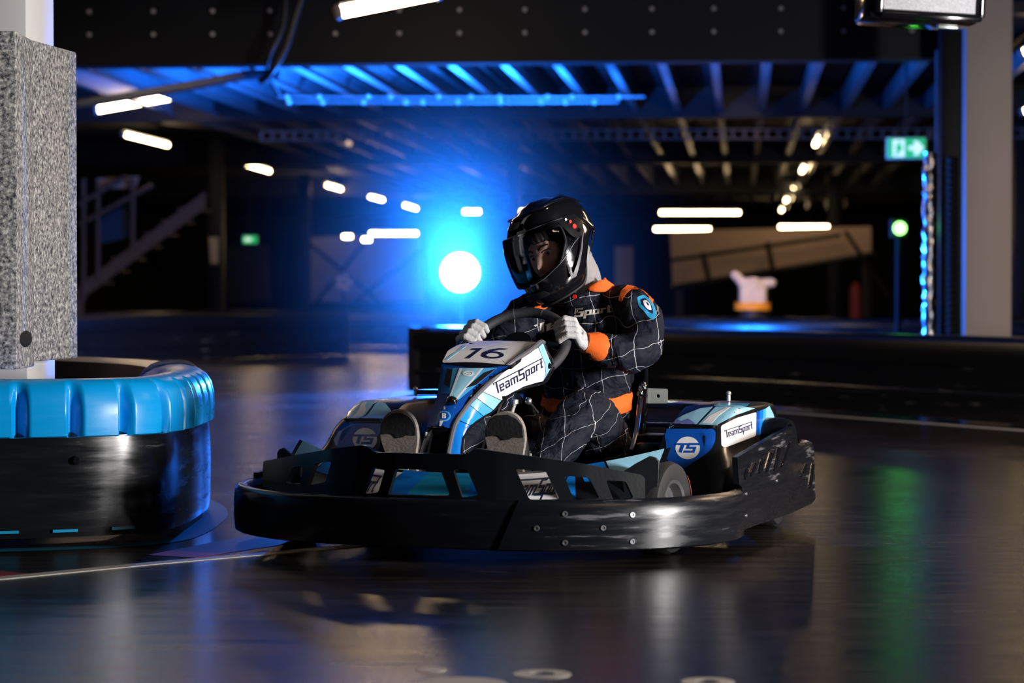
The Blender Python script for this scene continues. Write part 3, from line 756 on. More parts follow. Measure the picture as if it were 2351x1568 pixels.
def bag(g):
    g.ball(c + V((0, 0, 0.0)), (0.15, 0.13, 0.15), 16); g.box(c + V((0, 0, -0.06)), (0.28, 0.24, 0.2), None, 0.04)
    g.tube([c + V((-.10, 0, .08)), c + V((-.17, 0, .16))], [0.06, 0.045], 12); g.tube([c + V((.10, 0, .07)), c + V((.20, 0, .09))], [0.06, 0.045], 12)
    g.ball(c + V((-.18, 0, .165)), 0.05, 12); g.ball(c + V((.20, 0, .085)), 0.05, 12)
blob('bag_body', bag, M_PLUSH, e, 0.015, 5)
g = G(); g.tube([c + V((0, 0, -.20)), c + V((0, 0, -.12))], None, 16, ell=[(.19, .16), (.19, .16)], xdir=(1, 0, 0)); g.build('amber_band', M_YEL, e)
g = G(); g.tube([V((c.x, c.y, 0)), c + V((0, 0, -.19))], None, 14, ell=[(.14, .14), (.14, .14)], xdir=(1, 0, 0)); g.build('pedestal', M_BLKM, e)
p = hall(1965, 672, 34)
g = G(); g.tube([V((p.x, p.y, 0.0)), V((p.x, p.y, p.z + .05)), V((p.x, p.y, p.z + .1)), V((p.x, p.y, p.z + .15))], [0.08, 0.08, 0.05, 0.02], 12); tag(g.build('fire_extinguisher', mat('dull_red_metal', (.16, .008, .006), .6, noise=10)), 'dim red extinguisher standing under the ramp', 'fire extinguisher')

# ================================================================= TRACK BARRIERS
def path_frames(pts, n):
    P = [V((p[0], p[1], 0)) for p in cr(pts, n)]; out = []; s = 0
    for i, p in enumerate(P):
        t = (P[min(i + 1, len(P) - 1)] - P[max(i - 1, 0)]).normalized()
        if i: s += (p - P[i - 1]).length
        out.append((p, V((t.y, -t.x, 0)), s))          # position, outward (right hand) normal, length
    return out
def sweep_prof(frames, prof, t=0):
    """prof(s) -> list of (outward, z)"""
    g = G(); rows = []
    for (p, nrm, s) in frames: rows.append([p + nrm * a + V((0, 0, z)) for a, z in prof(s)])
    g.grid(rows); return g
def ssm(x): x = max(0, min(1, x)); return x * x * (3 - 2 * x)
# --- near barrier: blue ribbed cap on black skirt
bp_ = [(-2.6, 6.55), (-1.95, 6.62), (-1.45, 6.755), (-1.26, 6.81), (-1.15, 6.865), (-1.06, 6.94), (-1.0, 7.06), (-0.975, 7.25), (-0.97, 7.5), (-0.985, 7.85), (-1.08, 8.3), (-1.33, 8.9), (-1.8, 9.5)]
fr = path_frames(bp_, 40)
e = empty('track_barrier', (-1.3, 7.6, 0), 0, (-1.3, 7.6, 0), 'track barrier with glossy blue ribbed cap around the white column', 'barrier')
sweep_prof(fr, lambda s: [(0.0, 0.03), (0.004, 0.06), (0.006, 0.20), (0.0, 0.315), (-0.03, 0.33), (-0.2, 0.33), (-0.2, 0.03), (0, 0.03)]).build('black_skirt', M_BARB, e)
def cap_prof(s):
    ph = ((s - 0.02) % 0.150) / 0.150
    # rib recess: shallow scoop starting part way along, arched top
    d = 0.0
    if ph < 0.36: d = 0.036 * (ssm(ph / 0.11) if ph < 0.11 else 1 - ssm((ph - 0.13) / 0.23) if ph > .13 else 1)
    pts = [(0.006, 0.312), (0.016 - d * 1.0, 0.316), (0.018 - d * 1.0, 0.36), (0.016 - d * 0.95, 0.40), (0.008 - d * 0.75, 0.432),
           (-0.006 - d * 0.3, 0.456), (-0.028, 0.470), (-0.055, 0.476), (-0.10, 0.474), (-0.15, 0.462), (-0.19, 0.435), (-0.205, 0.39), (-0.205, 0.32)]
    return pts
half = [f for f in fr if f[2] < 3.05]
sweep_prof(half, cap_prof).build('blue_cap', M_BARC, e, smooth=50)
rest = [f for f in fr if f[2] >= 3.03]
sweep_prof(rest, lambda s: [(0.012, 0.312), (0.016, 0.40), (-0.006, 0.456), (-0.055, 0.476), (-0.15, 0.462), (-0.205, 0.39), (-0.205, 0.32)]).build('black_cap', M_BLK, e)
ring = rest[0]
g = G(); g.tube([ring[0] + ring[1] * a + V((0, 0, z)) for a, z in ((0.022, 0.34), (0.02, 0.41), (-0.004, 0.462), (-0.055, 0.482), (-0.15, 0.468), (-0.21, 0.40))], 0.009, 8, 4); g.build('joint_ring', M_HOSE, e)
for k, s0 in enumerate((1.02, 1.17, 1.33, 1.50, 0.87, 0.72)):  # short raised teal strips along the foot of the skirt
    seg = [f for f in fr if s0 <= f[2] <= s0 + 0.075]
    g = sweep_prof(seg, lambda s: [(0.006, 0.045), (0.0095, 0.045), (0.0095, 0.053), (0.006, 0.053)]); g.build('foot_dash', M_TEAL, e)
i_ = min(range(len(fr)), key=lambda i: abs(fr[i][2] - 1.40)); bpnt = fr[i_]
g = G(); g.lathe([(0.0, 0.012), (0.011, 0.010), (0.013, 0.0)], bpnt[0] + bpnt[1] * 0.006 + V((0, 0, 0.247)), bpnt[1], 14); g.build('rivet', M_BLKG, e)
# painted ring around its foot
g = sweep_prof(fr, lambda s: [(-0.02, 0.001), (0.06, 0.001)]); struct(g.build('trim_9', M_TEALP, smooth=0))

def dark_barrier(name, pts, label, m=M_BARB, zt=0.48, wdt=0.32, capm=None):
    f = path_frames(pts, 10)
    e = empty(name, (f[0][0]), 0, f[0][0], label, 'barrier', 'black track barriers')
    sweep_prof(f, lambda s: [(0, 0.02), (0.0, 0.14), (0.012, 0.15), (0.012, 0.17), (0, 0.18), (0, zt - 0.16), (-wdt, zt - 0.16), (-wdt, 0.02), (0, 0.02)]).build('barrier_wall', m, e)
    sweep_prof(f, lambda s: [(0.012, zt - 0.16), (0.018, zt - 0.09), (0.0, zt - 0.03), (-0.05, zt), (-wdt + .06, zt), (-wdt, zt - .03), (-wdt - 0.02, zt - .1), (-wdt, zt - .16)]).build('barrier_cap', capm or M_BLK, e)
    a, b = f[0], f[-1]
    for q_ in (a, b):
        g = G(); g.tube([q_[0] - q_[1] * (wdt / 2) + V((0, 0, 0.02)), q_[0] - q_[1] * (wdt / 2) + V((0, 0, zt - 0.004))], wdt / 2 + 0.008, 24); g.build('end_post', M_BLKM, e)
    return e
dark_barrier('track_barrier', [(3.9, 10.3), (3.2, 11.9), (2.62, 12.95), (2.1, 13.9), (1.62, 14.85), (1.0, 15.7), (0.3, 16.3), (-0.25, 16.7), (-0.50, 16.93), (-0.69, 17.12)][::-1], 'long black track barrier behind the kart, ending left under the blue lamp')
dark_barrier('track_barrier', [(-8.5, 30.5), (-5.5, 31.5), (-3, 32), (-1.0, 31.8)], 'black track barrier far off at left below the stairs')
dark_barrier('track_barrier', [(-7.5, 22.5), (-5.0, 24.0), (-3.2, 25.8), (-1.9, 27.5)], 'black track barrier at left, nearer than the one below the stairs')
dark_barrier('track_barrier', [(0.8, 24.2), (3.0, 23.0), (6.0, 22.0)], 'black track barrier crossing behind the foil post', capm=M_BARB)

# ================================================================= THE KART
from mathutils.bvhtree import BVHTree
kart = empty('go_kart', KO, -TH, (0, 0, 0), 'black and blue racing kart number 16 turning on the track', 'go kart')
CAMK = V(((CAMP - KO).dot(KL), (CAMP - KO).dot(KB), CAM_H))
def kray(px, py):
    r = ray(px, py); return V((r.dot(KL), r.dot(KB), r.z)).normalized()
class Surf:
    """lets a graphic drawn in the photograph's pixels be laid onto a modelled surface"""
    def __init__(s, *gs):
        vs, fs = [], []
        for g in gs:
            o = len(vs); vs += [V(v) for v in g.v]; fs += [tuple(i + o for i in f) for f in g.f]
        s.t = BVHTree.FromPolygons(vs, fs); s.last = None
    def __call__(s, px, py, w=0.0):
        d = kray(px, py); h = s.t.ray_cast(CAMK, d)
        if h[0] is None:
            h = s.t.find_nearest(CAMK + d * (s.last or 7.0)); p, n = h[0], h[1]
        else:
            p, n = h[0], h[1]; s.last = (p - CAMK).length
        if n.dot(d) > 0: n = -n
        return p + n * w
def decal(surf, loops, m, name, parent, t=0.0010, base=0.0006, d=10, label=None):
    g = G(); g.plate(loops, surf, t * .55, d, d, base=base * .6); o = g.build(name, m, parent, smooth=40)
    if label: o['label'] = label
    return o
def rr_(pts, r=6, n=4):
    """round the corners of a pixel outline"""
    out = []; m = len(pts)
    for i in range(m):
        a, b, c = V(pts[i - 1]), V(pts[i]), V(pts[(i + 1) % m])
        r1 = min(r, (a - b).length * .45, (c - b).length * .45)
        p, q = b + (a - b).normalized() * r1, b + (c - b).normalized() * r1
        for k in range(n + 1):
            s = k / n; v = p.lerp(b, s).lerp(b.lerp(q, s), s); out.append((v.x, v.y))
    return out

# ---- lower bumper band
bandp = [(-.735, .60), (-.742, .50), (-.725, .40), (-.68, .29), (-.60, .185), (-.50, .105), (-.40, .055), (-.28, .022), (-.14, .005), (0, 0)]
bandp = bandp + [(-a, b) for a, b in bandp[::-1][1:]]
bf = path_frames(bandp, 8)
bprof = [(-.03, .052), (-.006, .040), (0, .044), (.003, .08), (.003, .13), (0, .160), (-.004, .168), (-.012, .172), (-.030, .170), (-.045, .155)]
gband = sweep_prof(bf, lambda s: bprof); GB = Surf(gband)
fb = gband.build('front_bumper', M_BUMP, kart, smooth=50)
SL = bf[-1][2]
def at_s(s):
    for a, b in zip(bf, bf[1:]):
        if b[2] >= s:
            k = (s - a[2]) / max(1e-9, b[2] - a[2]); return a[0].lerp(b[0], k), a[1].lerp(b[1], k).normalized()
    return bf[-1][0], bf[-1][1]
s_mid = SL / 2
rows = []
for i in range(41):
    row = []
    for a, z in ((-.004, .0405), (.003, .044), (.0065, .08), (.0065, .13), (.003, .161), (-.004, .170), (-.010, .1735)):
        s0 = s_mid + .215 + (z - .04) / .13 * .055
        p, n = at_s(s0 + (SL - .02 - s0) * i / 40); row.append(p + n * a + V((0, 0, z)))
    rows.append(row)
gc = G(); gc.grid(rows, -0.002); gc.build('bumper_corner_skin', M_BUMP, fb, smooth=50); GC = Surf(gc, gband)
for px, py in ((1297, 1180), (1232, 1213), (1297, 1246), (1385, 1212), (1452, 1182), (1452, 1243)):
    p = GC(px, py, 0.0); n = (GC(px, py, 0.01) - p).normalized()
    g = G(); g.lathe([(0.0, .001), (.0035, .001), (.004, .0030), (.0072, .0030), (.0080, 0.0)], p, n, 16); g.build('bumper_bolt', M_RIM, fb)
# ---- upper slotted panel
def cpan(x): return interp([(0, .03), (.1, .034), (.2, .052), (.3, .088), (.4, .138), (.5, .205), (.58, .262), (.64, .306)], abs(x))
def on_panel(px, py):
    y = .1
    for _ in range(30): p = K(px, py, y=y); y = .5 * y + .5 * cpan(p.x)
    return (p.x, p.z)
def pmap(x, z, w_):
    e_ = .01; t_ = V((2 * e_, cpan(x + e_) - cpan(x - e_), 0)).normalized(); n = V((t_.y, -t_.x, 0))
    lean = (z - .17) * 0.10
    return V((x, cpan(x) + lean, z)) + n * w_
outl = [(604, 1059), (690, 1042), (770, 1029), (831, 1022), (842, 1025), (856, 1036), (866, 1039), (960, 1041), (1064, 1043), (1078, 1038), (1090, 1031), (1098, 1030),
        (1215, 1047), (1348, 1066), (1473, 1090), (1481, 1098), (1481, 1158), (1330, 1168), (1150, 1168), (900, 1160), (750, 1145), (640, 1128), (602, 1120)]
wins = [[(722, 1064), (761, 1059), (747, 1107), (703, 1115)], [(672, 1073), (695, 1069), (690, 1112), (656, 1110)], [(857, 1072), (884, 1078), (868, 1131), (832, 1134)],
        [(909, 1076), (1012, 1080), (1033, 1137), (890, 1136)], [(1040, 1078), (1072, 1078), (1098, 1137), (1061, 1143)], [(1184, 1077), (1254, 1082), (1285, 1147), (1216, 1148)],
        [(1295, 1092), (1353, 1097), (1377, 1145), (1318, 1149)], [(1391, 1103), (1437, 1105), (1455, 1144), (1409, 1149)]]
def on_panel2(px, py):
    y = .1; z = .2
    for _ in range(40): p = K(px, py, y=y); y = .5 * y + .5 * (cpan(p.x) + (p.z - .17) * .10)
    return (p.x, p.z)
loops = [[on_panel2(*p) for p in rr_(outl, 4, 2)]] + [[on_panel2(*p) for p in rr_(l, 6, 3)] for l in wins]
g = G(); g.plate(loops, pmap, .016, .02, 0, base=-.016); g.build('slotted_front_panel', M_BLK, kart, smooth=30, bevel=.002)

# ---- printed spoiler behind the slots
def spo(x, s, w_):
    ax = abs(x)
    y0 = cpan(x) + .045; zt = .222 + .070 * (ax / .56) ** 2.2
    y = y0 + .13 * s; z = .11 + (zt - .11) * (s ** .75) if s > 0 else .11
    y += .05 * s * s
    return V((x, y - w_ * .7, z + w_ * .7))
g = G(); g.grid([[spo(-.56 + 1.12 * i / 48, j / 8, 0) for j in range(9)] for i in range(49)], .004); sp = g.build('front_spoiler', M_BLK, kart)
def sband(x0, x1, x2, x3, m, s0=0.0, s1=1.0, nm='spoiler_graphic'):
    g = G(); g.plate([[(x0, s0), (x1, s0), (x2, s1), (x3, s1)]], spo, .001, .03, .125, base=.0006); g.build(nm, m, sp)
sband(-.11, .10, .06, -.07, M_TEAL)
sband(-.19, -.11, -.07, -.15, M_BLUE); sband(.10, .19, .15, .06, M_BLUE)
for sg in (1, -1):
    for x0, x1, x2, x3, m, s0, s1 in ((.19, .33, .28, .15, M_WHITE, .25, .93), (.335, .37, .33, .285, M_BLUE, .25, 1), (.19, .33, .33, .19, M_BLUE, .12, .24), (.375, .44, .40, .335, M_BLUE, .60, 1), (.445, .545, .545, .405, M_PALE, .60, 1)):
        sband(*((x0, x1, x2, x3) if sg > 0 else (-x1, -x0, -x3, -x2)), m, s0, s1)
def spotext(x0, wx, s0, hs, items):
    g = G()
    for lp in word_loops(items, 1.1):
        q = [[(x0 + u * wx, s0 + v * hs) for u, v in l] for l in lp]; g.plate(q, spo, .0008, .03, .2, base=.0018)
    g.build('spoiler_lettering', M_INK, sp)
spotext(.195, .017, .40, .24, WORD); spotext(-.335, .017, .40, .24, WORD)
for sx in (-1, 1):
    pl = [K(a, b, y=.305) for a, b in ((1432, 1084), (1460, 1064), (1488, 1048), (1500, 1052), (1508, 1062), (1506, 1110), (1501, 1156), (1478, 1158), (1440, 1150))]
    g = G(); g.plate([[(sx * p.x, p.z) for p in pl]], lambda x, z, w_: V((x, .295 + (abs(x) - .5) * .5 + w_, z)), .012, .02, .03); g.build('spoiler_end_plate', M_BLK, sp, bevel=.003)

# ---- nose fairing
def edge(pts, n=4): return [V(p) for p in cr([tuple(K(px, py, y=y)) for px, py, y in pts], n)]
up = edge([(1032, 1044, .13), (1042, 995, .165), (1053, 966, .20), (1078, 930, .265), (1093, 914, .30), (1106, 900, .33), (1129, 878, .375), (1172, 838, .45), (1220, 806, .57), (1247, 786, .66), (1259, 808, .70), (1271, 834, .73)])
lo = edge([(1060, 1044, .15), (1064, 1005, .18), (1081, 979, .235), (1110, 957, .32), (1132, 944, .37), (1152, 920, .43), (1175, 903, .48), (1204, 891, .56), (1248, 879, .66), (1263, 860, .70), (1271, 844, .73)])
gs = G(); rows = [[a.lerp(b, k / 4) + V((.008 * math.sin(PI * k / 4), 0, 0)) for k in range(5)] for a, b in zip(up, lo)]
gs.grid(rows, 0)
S_SIDE = Surf(gs)
gsh = G(); gsh.grid([[p + V((-.001, .002, 0)) for p in r] for r in rows], 0.010, away=CAMK); side_l = gsh.build('fairing_side', M_BLKG, kart)
XC = .005
g = G(); g.grid([[V((2 * XC - p.x, p.y, p.z)) for p in r] for r in rows], 0.010, away=V((1.5, .4, .5))); side_r = g.build('fairing_side', M_BLKG, kart)
SP = S_SIDE
def sd(px, m, nm='side_graphic', lab=None): return decal(SP, [px], m, nm, side_l, d=9, label=lab)
sd([(1033, 1043), (1056, 1043), (1060, 1006), (1078, 977), (1054, 967), (1043, 996)], M_BLUE)
sd([(1055, 965), (1079, 976), (1110, 957), (1078, 931)], mat('bright_blue_graphic', (.02, .33, .82), .25, noise=14, coat=.3))
sd([(1079, 930), (1111, 956), (1132, 943), (1094, 915)], M_SKY)
sd([(1095, 914), (1133, 942), (1151, 920), (1107, 900)], M_PALE)
sd([(1108, 899), (1152, 919), (1175, 902), (1202, 887), (1232, 878), (1246, 875), (1252, 860), (1250, 835), (1240, 810), (1235, 798), (1220, 808), (1172, 840), (1130, 879)], M_WHITE)
sd([(1236, 797), (1246, 788), (1254, 808), (1267, 840), (1247, 874), (1253, 860), (1251, 835), (1241, 810)], M_PALE)
g = G()
A_, B_, C_, D_ = V((1139, 905)), V((1246, 843)), V((1245, 822)), V((1133, 880))
for lp in word_loops(WORD):
    q = []
    for l in lp:
        q.append([tuple((A_ * (1 - u / 7.9) + B_ * (u / 7.9)) * (1 - v / 1.55) + (D_ * (1 - u / 7.9) + C_ * (u / 7.9)) * (v / 1.55)) for u, v in l])
    g.plate(q, SP, .0005, 9, 9, base=.0013)
g.build('team_lettering', M_INK, side_l)
p = SP(1260, 840, .002); g = G(); g.lathe([(0, .004), (.007, .004), (.009, 0)], p, (1, -.2, 0), 12); g.build('side_bolt', M_BLK, side_l)
# front panel of the fairing
def face_rows(L_, R_, n=4, bulge=0.0, m=9):
    a = edge(L_, n); b = edge(R_, n); out = []
    for p, q in zip(a, b): out.append([p.lerp(q, k / (m - 1)) + V((0, -bulge * math.sin(PI * k / (m - 1)), bulge * .5 * math.sin(PI * k / (m - 1)))) for k in range(m)])
    return out
fr_ = face_rows([(979, 984, .17), (990, 948, .22), (1003, 908, .275), (1010, 862, .35), (1012, 833, .405)], [(1041, 986, .17), (1058, 945, .225), (1080, 907, .285), (1125, 868, .36), (1172, 838, .43)], bulge=.012)
gf = G(); gf.grid(fr_, 0); S_F = Surf(gf)
g = G(); g.grid([[p + V((0, .001, -.001)) for p in r] for r in fr_], .010, away=CAMK); ff = g.build('fairing_front', M_BLKG, kart)
fd = lambda px, m, nm='front_graphic', base=.0006, lab=None: decal(S_F, [px] if not isinstance(px[0][0], (tuple, list)) else px, m, nm, ff, d=6, base=base, label=lab)
fd(rr_([(980, 981), (1038, 983), (1056, 945), (1079, 907), (1124, 869), (1170, 840), (1090, 847), (1014, 836), (1011, 862), (1004, 908), (991, 948)], 2, 2), M_DBLUE)
fd([(1040, 846), (1141, 846), (1085, 892), (1046, 924), (1028, 924)], M_SKY, base=.0018)
fd([(1018, 842), (1039, 845), (1030, 905), (1012, 905)], M_BLUE, base=.0018)
fd([(1061, 847), (1104, 847), (1049, 914), (1032, 914)], M_PALE, base=.003)
fd([(1055, 847), (1061, 847), (1033, 914), (1029, 920)], M_WHITE, base=.0034); fd([(1104, 847), (1109, 847), (1050, 918), (1046, 916)], M_WHITE, base=.0034)
fd([circle(24, 1, (0, 0)) and [(1075 + 13 * math.cos(a / 12 * PI), 859 + 6 * math.sin(a / 12 * PI)) for a in range(24)], [(1075 + 9 * math.cos(a / 12 * PI), 859 + 3.4 * math.sin(a / 12 * PI)) for a in range(24)]], M_WHITE, 'oval_logo', base=.0042)
fd([[(1069, 858), (1081, 858), (1081, 860.5), (1069, 860.5)]], M_WHITE, 'oval_logo', base=.0042)
fd([(1027, 847), (1039, 851), (1033, 892), (1020, 883)], M_BLKM, 'vent', base=.0045); fd([(1139, 848), (1113, 857), (1070, 892), (1093, 885)], M_BLKM, 'vent', base=.0045)
for px, py, r1 in ((1020, 956, 0),):
    fd([[(px + 15 * math.cos(a / 12 * PI), py + 12 * math.sin(a / 12 * PI)) for a in range(24)]], M_SKY, 'badge_ring', base=.002)
    fd([[(px + 11 * math.cos(a / 12 * PI), py + 9 * math.sin(a / 12 * PI)) for a in range(24)]], M_DBLUE, 'badge_disc', base=.0032)
    b_ = [(0, 0), (0, 10), (6, 10), (7.5, 8.5), (7.5, 6.5), (6, 5), (7.8, 3.8), (7.8, 1.4), (6.2, 0)]
    fd([[(px - 5 + x * 1.15 + y * .08, py + 5.6 - y * 1.1) for x, y in b_], [(px - 2.2 + x, py + .6 - y) for x, y in ((0, 1.6), (0, 3.4), (3, 3.4), (3, 1.6))], [(px - 2.4 + x, py + 5.0 - y) for x, y in ((0, .8), (0, 3), (3, 3), (3, .8))]], M_WHITE, 'badge_letter', base=.0044)
fd([(1019, 934), (1022, 934), (1023, 941), (1019, 941)], M_WHITE, 'small_mark', base=.002); fd([(1010, 967), (1018, 967), (1012, 979), (1009, 979)], M_WHITE, 'small_mark', base=.002)
p = S_F(1037, 925, .008); g = G(); g.ball(p, (.017, .017, .013), 20); g.build('fairing_knob', M_BLKG, ff)
# number plate on top
tr = face_rows([(1012, 834, .415), (1026, 806, .47), (1050, 792, .54), (1090, 783, .64)], [(1174, 839, .435), (1196, 822, .50), (1218, 803, .59), (1243, 785, .67)], bulge=.004, m=13)
gt = G(); gt.grid(tr, 0); S_T = Surf(gt)
g = G(); g.grid([[p + V((0, 0, -.001)) for p in r] for r in tr], .010, away=CAMK + V((0, 0, 3))); tp = g.build('number_plate', M_BLKG, kart)
td = lambda loops, m, nm, base=.0006, d=14: decal(S_T, loops, m, nm, tp, base=base, d=d)
td([rr_([(1015, 832), (1028, 806), (1050, 793), (1091, 784), (1145, 782.5), (1241, 786), (1217, 804), (1195, 822), (1172, 837), (1135, 842), (1090, 843.5), (1045, 840)], 3, 2)], M_WHITE, 'plate_graphic')
td([[(1022, 826), (1026, 828), (1070, 796), (1064, 794)]], M_PALE, 'plate_stripe', .0018); td([[(1168, 834), (1174, 832), (1212, 797), (1206, 797)]], M_PALE, 'plate_stripe', .0018)
td([[(1068, 823.5), (1078, 823.5), (1108, 800.3), (1085, 800.8), (1080, 804.8), (1094, 804.3)]], M_INK, 'digit_one', .002, 8)
el = lambda cx, cy, a, b, n=28: [(cx + a * math.cos(2 * PI * k / n), cy + b * math.sin(2 * PI * k / n)) for k in range(n)]
td([el(1131, 816, 26, 8.2), el(1132, 816.2, 15.5, 4.6)], M_INK, 'digit_six', .002, 8); td([[(1105.5, 815), (1108, 810.5), (1124, 804), (1146, 800.4), (1168, 801.8), (1160, 804), (1146, 804), (1128, 808), (1119, 811.5), (1112, 814)]], M_INK, 'digit_six', .0021, 8)
g = G(); g.tube([tr[0][k] + V((0, -.0005, -.002)) for k in range(12)], .0022, 8); g.build('plate_seam', M_BLKG, tp)
# grey edge strips that frame the front and the side
g = G(); g.tube([p + V((-.003, -.003, .002)) for p in up[:38]], .007, 8); g.build('edge_strip', M_GREYE, kart)
g = G(); g.tube([V((2 * XC - p.x, p.y, p.z)) + V((.003, .004, .000)) for p in up[4:]], .006, 8); g.build('edge_strip', M_BLK, kart)
g = G(); g.tube([lo[i] for i in range(len(lo))], .004, 6); g.build('edge_strip', M_BLK, kart)
# structure under the nose
g = G(); g.box((XC - .015, .185, .295), (.065, .05, .11), None, .006); g.box((XC, .20, .30), (.05, .03, .10), None, .006); g.build('nose_support', M_BLKG, kart)
g = G(); g.tube([K(978, 1042, y=.155), K(978, 992, y=.155)], .0035, 8); g.build('nose_rod', M_STEEL, kart)
g = G(); g.grid([[a + V((-.012, .012, -.006)), V((2 * XC - a.x, a.y, a.z)) + V((.012, .012, -.006))] for a in up[8:]], .004); g.build('fairing_inner', M_BLKM, kart)
g = G(); g.tube([V((XC, .40, .16)), V((XC, .60, .38)), V((.03, .80, .57))], .012, 10); g.build('steering_column', M_BLK, kart)

# ---- side pods
def ssm(x): x = max(0, min(1, x)); return x * x * (3 - 2 * x)
def pod_rows(sx):
    rows = []
    ts = [0, .008, .02, .04, .07, .11, .17, .24, .32, .42, .54, .66, .78, .88, .94, .975, 1.0]
    for t in ts:
        zt_ = .334 + .047 * ssm(t / .34) - .05 * ssm((t - .93) / .07)
        k = 0 if t > .09 else 1 - math.sqrt(max(0, 1 - (1 - t / .09) ** 2))
        sec = [(.43, .08), (.43, .2), (.437, .27), (.444, zt_ - .012), (.450, zt_ - .003), (.462, zt_), (.50, zt_ + .002), (.55, zt_ + .001), (.588 + .03 * t, zt_ - .001), (.603 + .035 * t, zt_ - .006), (.611 + .035 * t, zt_ - .018),
               (.620 + .03 * t, .30), (.628 + .03 * t, .272), (.632 + .035 * t, .255), (.645 + .04 * t, .23), (.664 + .04 * t, .19), (.676 + .03 * t, .14), (.680 + .03 * t, .08)]
        row = []
        for x, z in sec:
            yf = interp([(.08, .665), (.14, .69), (.2, .735), (.26, .79), (.30, .822), (.334, .862)], z)
            xo = x - (.055 * k if x > .59 else 0)
            row.append(V((sx * xo, yf + (1.44 - yf) * t, z)))
        rows.append(row)
    return rows
pods = {}
for sx in (1, -1):
    rows = pod_rows(sx)
    g = G(); g.grid(rows); n = len(rows[0])
    c0_ = G(); 
    for ri in (0, -1):
        r = rows[ri]                     # front and rear caps as strips between matching heights
        inner = [r[0], r[1], r[2], r[3], r[5]]; outer = [r[17], r[15], r[13], r[10], r[8]]
        g.grid([[inner[i].lerp(outer[i], k / 4) for k in range(5)] for i in range(5)])
        g.add([r[17], r[16], r[15]], [(0, 1, 2)]); g.add([r[15], r[14], r[13]], [(0, 1, 2)]); g.add([r[13], r[12], r[11], r[10]], [(0, 1, 2, 3)]); g.add([r[10], r[9], r[8]], [(0, 1, 2)])
        g.add([r[3], r[4], r[5]], [(0, 1, 2)]); g.add([r[5], r[6], r[7], r[8]], [(0, 1, 2, 3)])
    sf = Surf(g); pod = g.build('side_pod', M_BLK, kart, smooth=32); pods[sx] = (sf, pod)
def pd(sx, loops, m, nm, base=.0006, d=10, lab=None):
    sf, pod = pods[sx]; return decal(sf, loops, m, nm, pod, base=base, d=5, label=lab)
TSF = [(1527, 985), (1637, 985), (1643, 991), (1642, 1012), (1634, 1030), (1620, 1043), (1590, 1063), (1553, 1089), (1541, 1074), (1528, 1048), (1530, 1020), (1526, 1000)]
pd(1, [rr_(TSF, 4, 2)], M_DBLUE, 'pod_front_graphic')
def ts_disc(sx, cx, cy, rx, ry):
    pd(sx, [el(cx, cy, rx, ry)], M_WHITE, 'emblem_disc', .0018, 8)
    sf, pod = pods[sx]; g = G()
    for lp in word_loops(TSL):
        g.plate([[(cx + u * rx * .98, cy - v * ry * .95) for u, v in l] for l in lp], sf, .0005, 6, 6, base=.0018)
    g.build('emblem_lettering', M_DBLUE, pod)
ts_disc(1, 1579, 1029, 28, 26)
TSR = [(789, 966), (868, 966), (880, 975), (905, 985), (905, 1040), (800, 1040), (786, 1000)]
def pm(px, m, nm, base=.0006):                 # the same graphic mirrored onto the far pod
    sf = pods[1][0]; g = G()
    g.plate([px], lambda a, b, w_: (lambda p: V((-p.x, p.y, p.z)))(sf(a, b, w_)), .0006, 5, 5, base=base * .6); g.build(nm, m, pods[-1][1], smooth=40)
pm(rr_(TSF, 4, 2), M_DBLUE, 'pod_front_graphic'); ts_disc(-1, 838, 1009, 28, 26)
# lids
LID1 = [(1533, 973), (1570, 953), (1607, 938), (1636, 934), (1598, 974)]
LID2 = [(1604, 975), (1643, 934), (1700, 932), (1733, 938), (1690, 953), (1646, 975)]
pd(1, [LID1], M_PALE, 'lid_graphic'); pd(1, [LID2], M_PALE, 'lid_graphic')
pd(1, [[(1533, 973), (1553, 963), (1565, 968), (1580, 962), (1592, 970), (1596, 974)]], M_LILAC, 'lid_graphic', .002)
pd(1, [[(1612, 972), (1630, 955), (1668, 936), (1676, 936), (1650, 955), (1634, 973)]], M_WHITE, 'lid_graphic', .002)
pd(1, [[(1640, 931), (1652, 926), (1722, 926), (1716, 931)]], M_SKY, 'lid_graphic')
pm(LID1, M_PALE, 'lid_graphic'); pm(LID2, M_PALE, 'lid_graphic')
pm([(1612, 972), (1630, 955), (1668, 936), (1676, 936), (1650, 955), (1634, 973)], M_WHITE, 'lid_graphic', .002)
pm([(1640, 931), (1652, 926), (1722, 926), (1716, 931)], M_SKY, 'lid_graphic')
# left pod side panel with lettering
pd(1, [rr_([(1655, 978), (1692, 959), (1736, 946), (1735, 1001), (1664, 1028), (1656, 1024)], 4, 2)], M_WHITE, 'pod_side_graphic')
pd(1, [[(1736, 946), (1744, 943), (1742, 999), (1735, 1001)]], M_DBLUE, 'pod_side_stripe'); pd(1, [[(1744, 943), (1752, 940), (1750, 996), (1742, 999)]], M_BLUE, 'pod_side_stripe')
pd(1, [[(1752, 940), (1758, 938), (1757, 993), (1750, 996)]], M_SKY, 'pod_side_stripe'); pd(1, [[(1758, 938), (1766, 932), (1775, 950), (1780, 970), (1776, 985), (1757, 993)]], M_PALE, 'pod_side_stripe')
g = G(); A_, B_, C_, D_ = V((1667, 1005)), V((1727, 984)), V((1726, 968)), V((1664, 989))
for lp in word_loops(WORD, 1.0):
    g.plate([[tuple((A_ * (1 - u / 7.9) + B_ * (u / 7.9)) * (1 - v / 1.55) + (D_ * (1 - u / 7.9) + C_ * (u / 7.9)) * (v / 1.55)) for u, v in l] for l in lp], pods[1][0], .0005, 6, 6, base=.0013)
g.build('team_lettering', M_INK, pods[1][1])
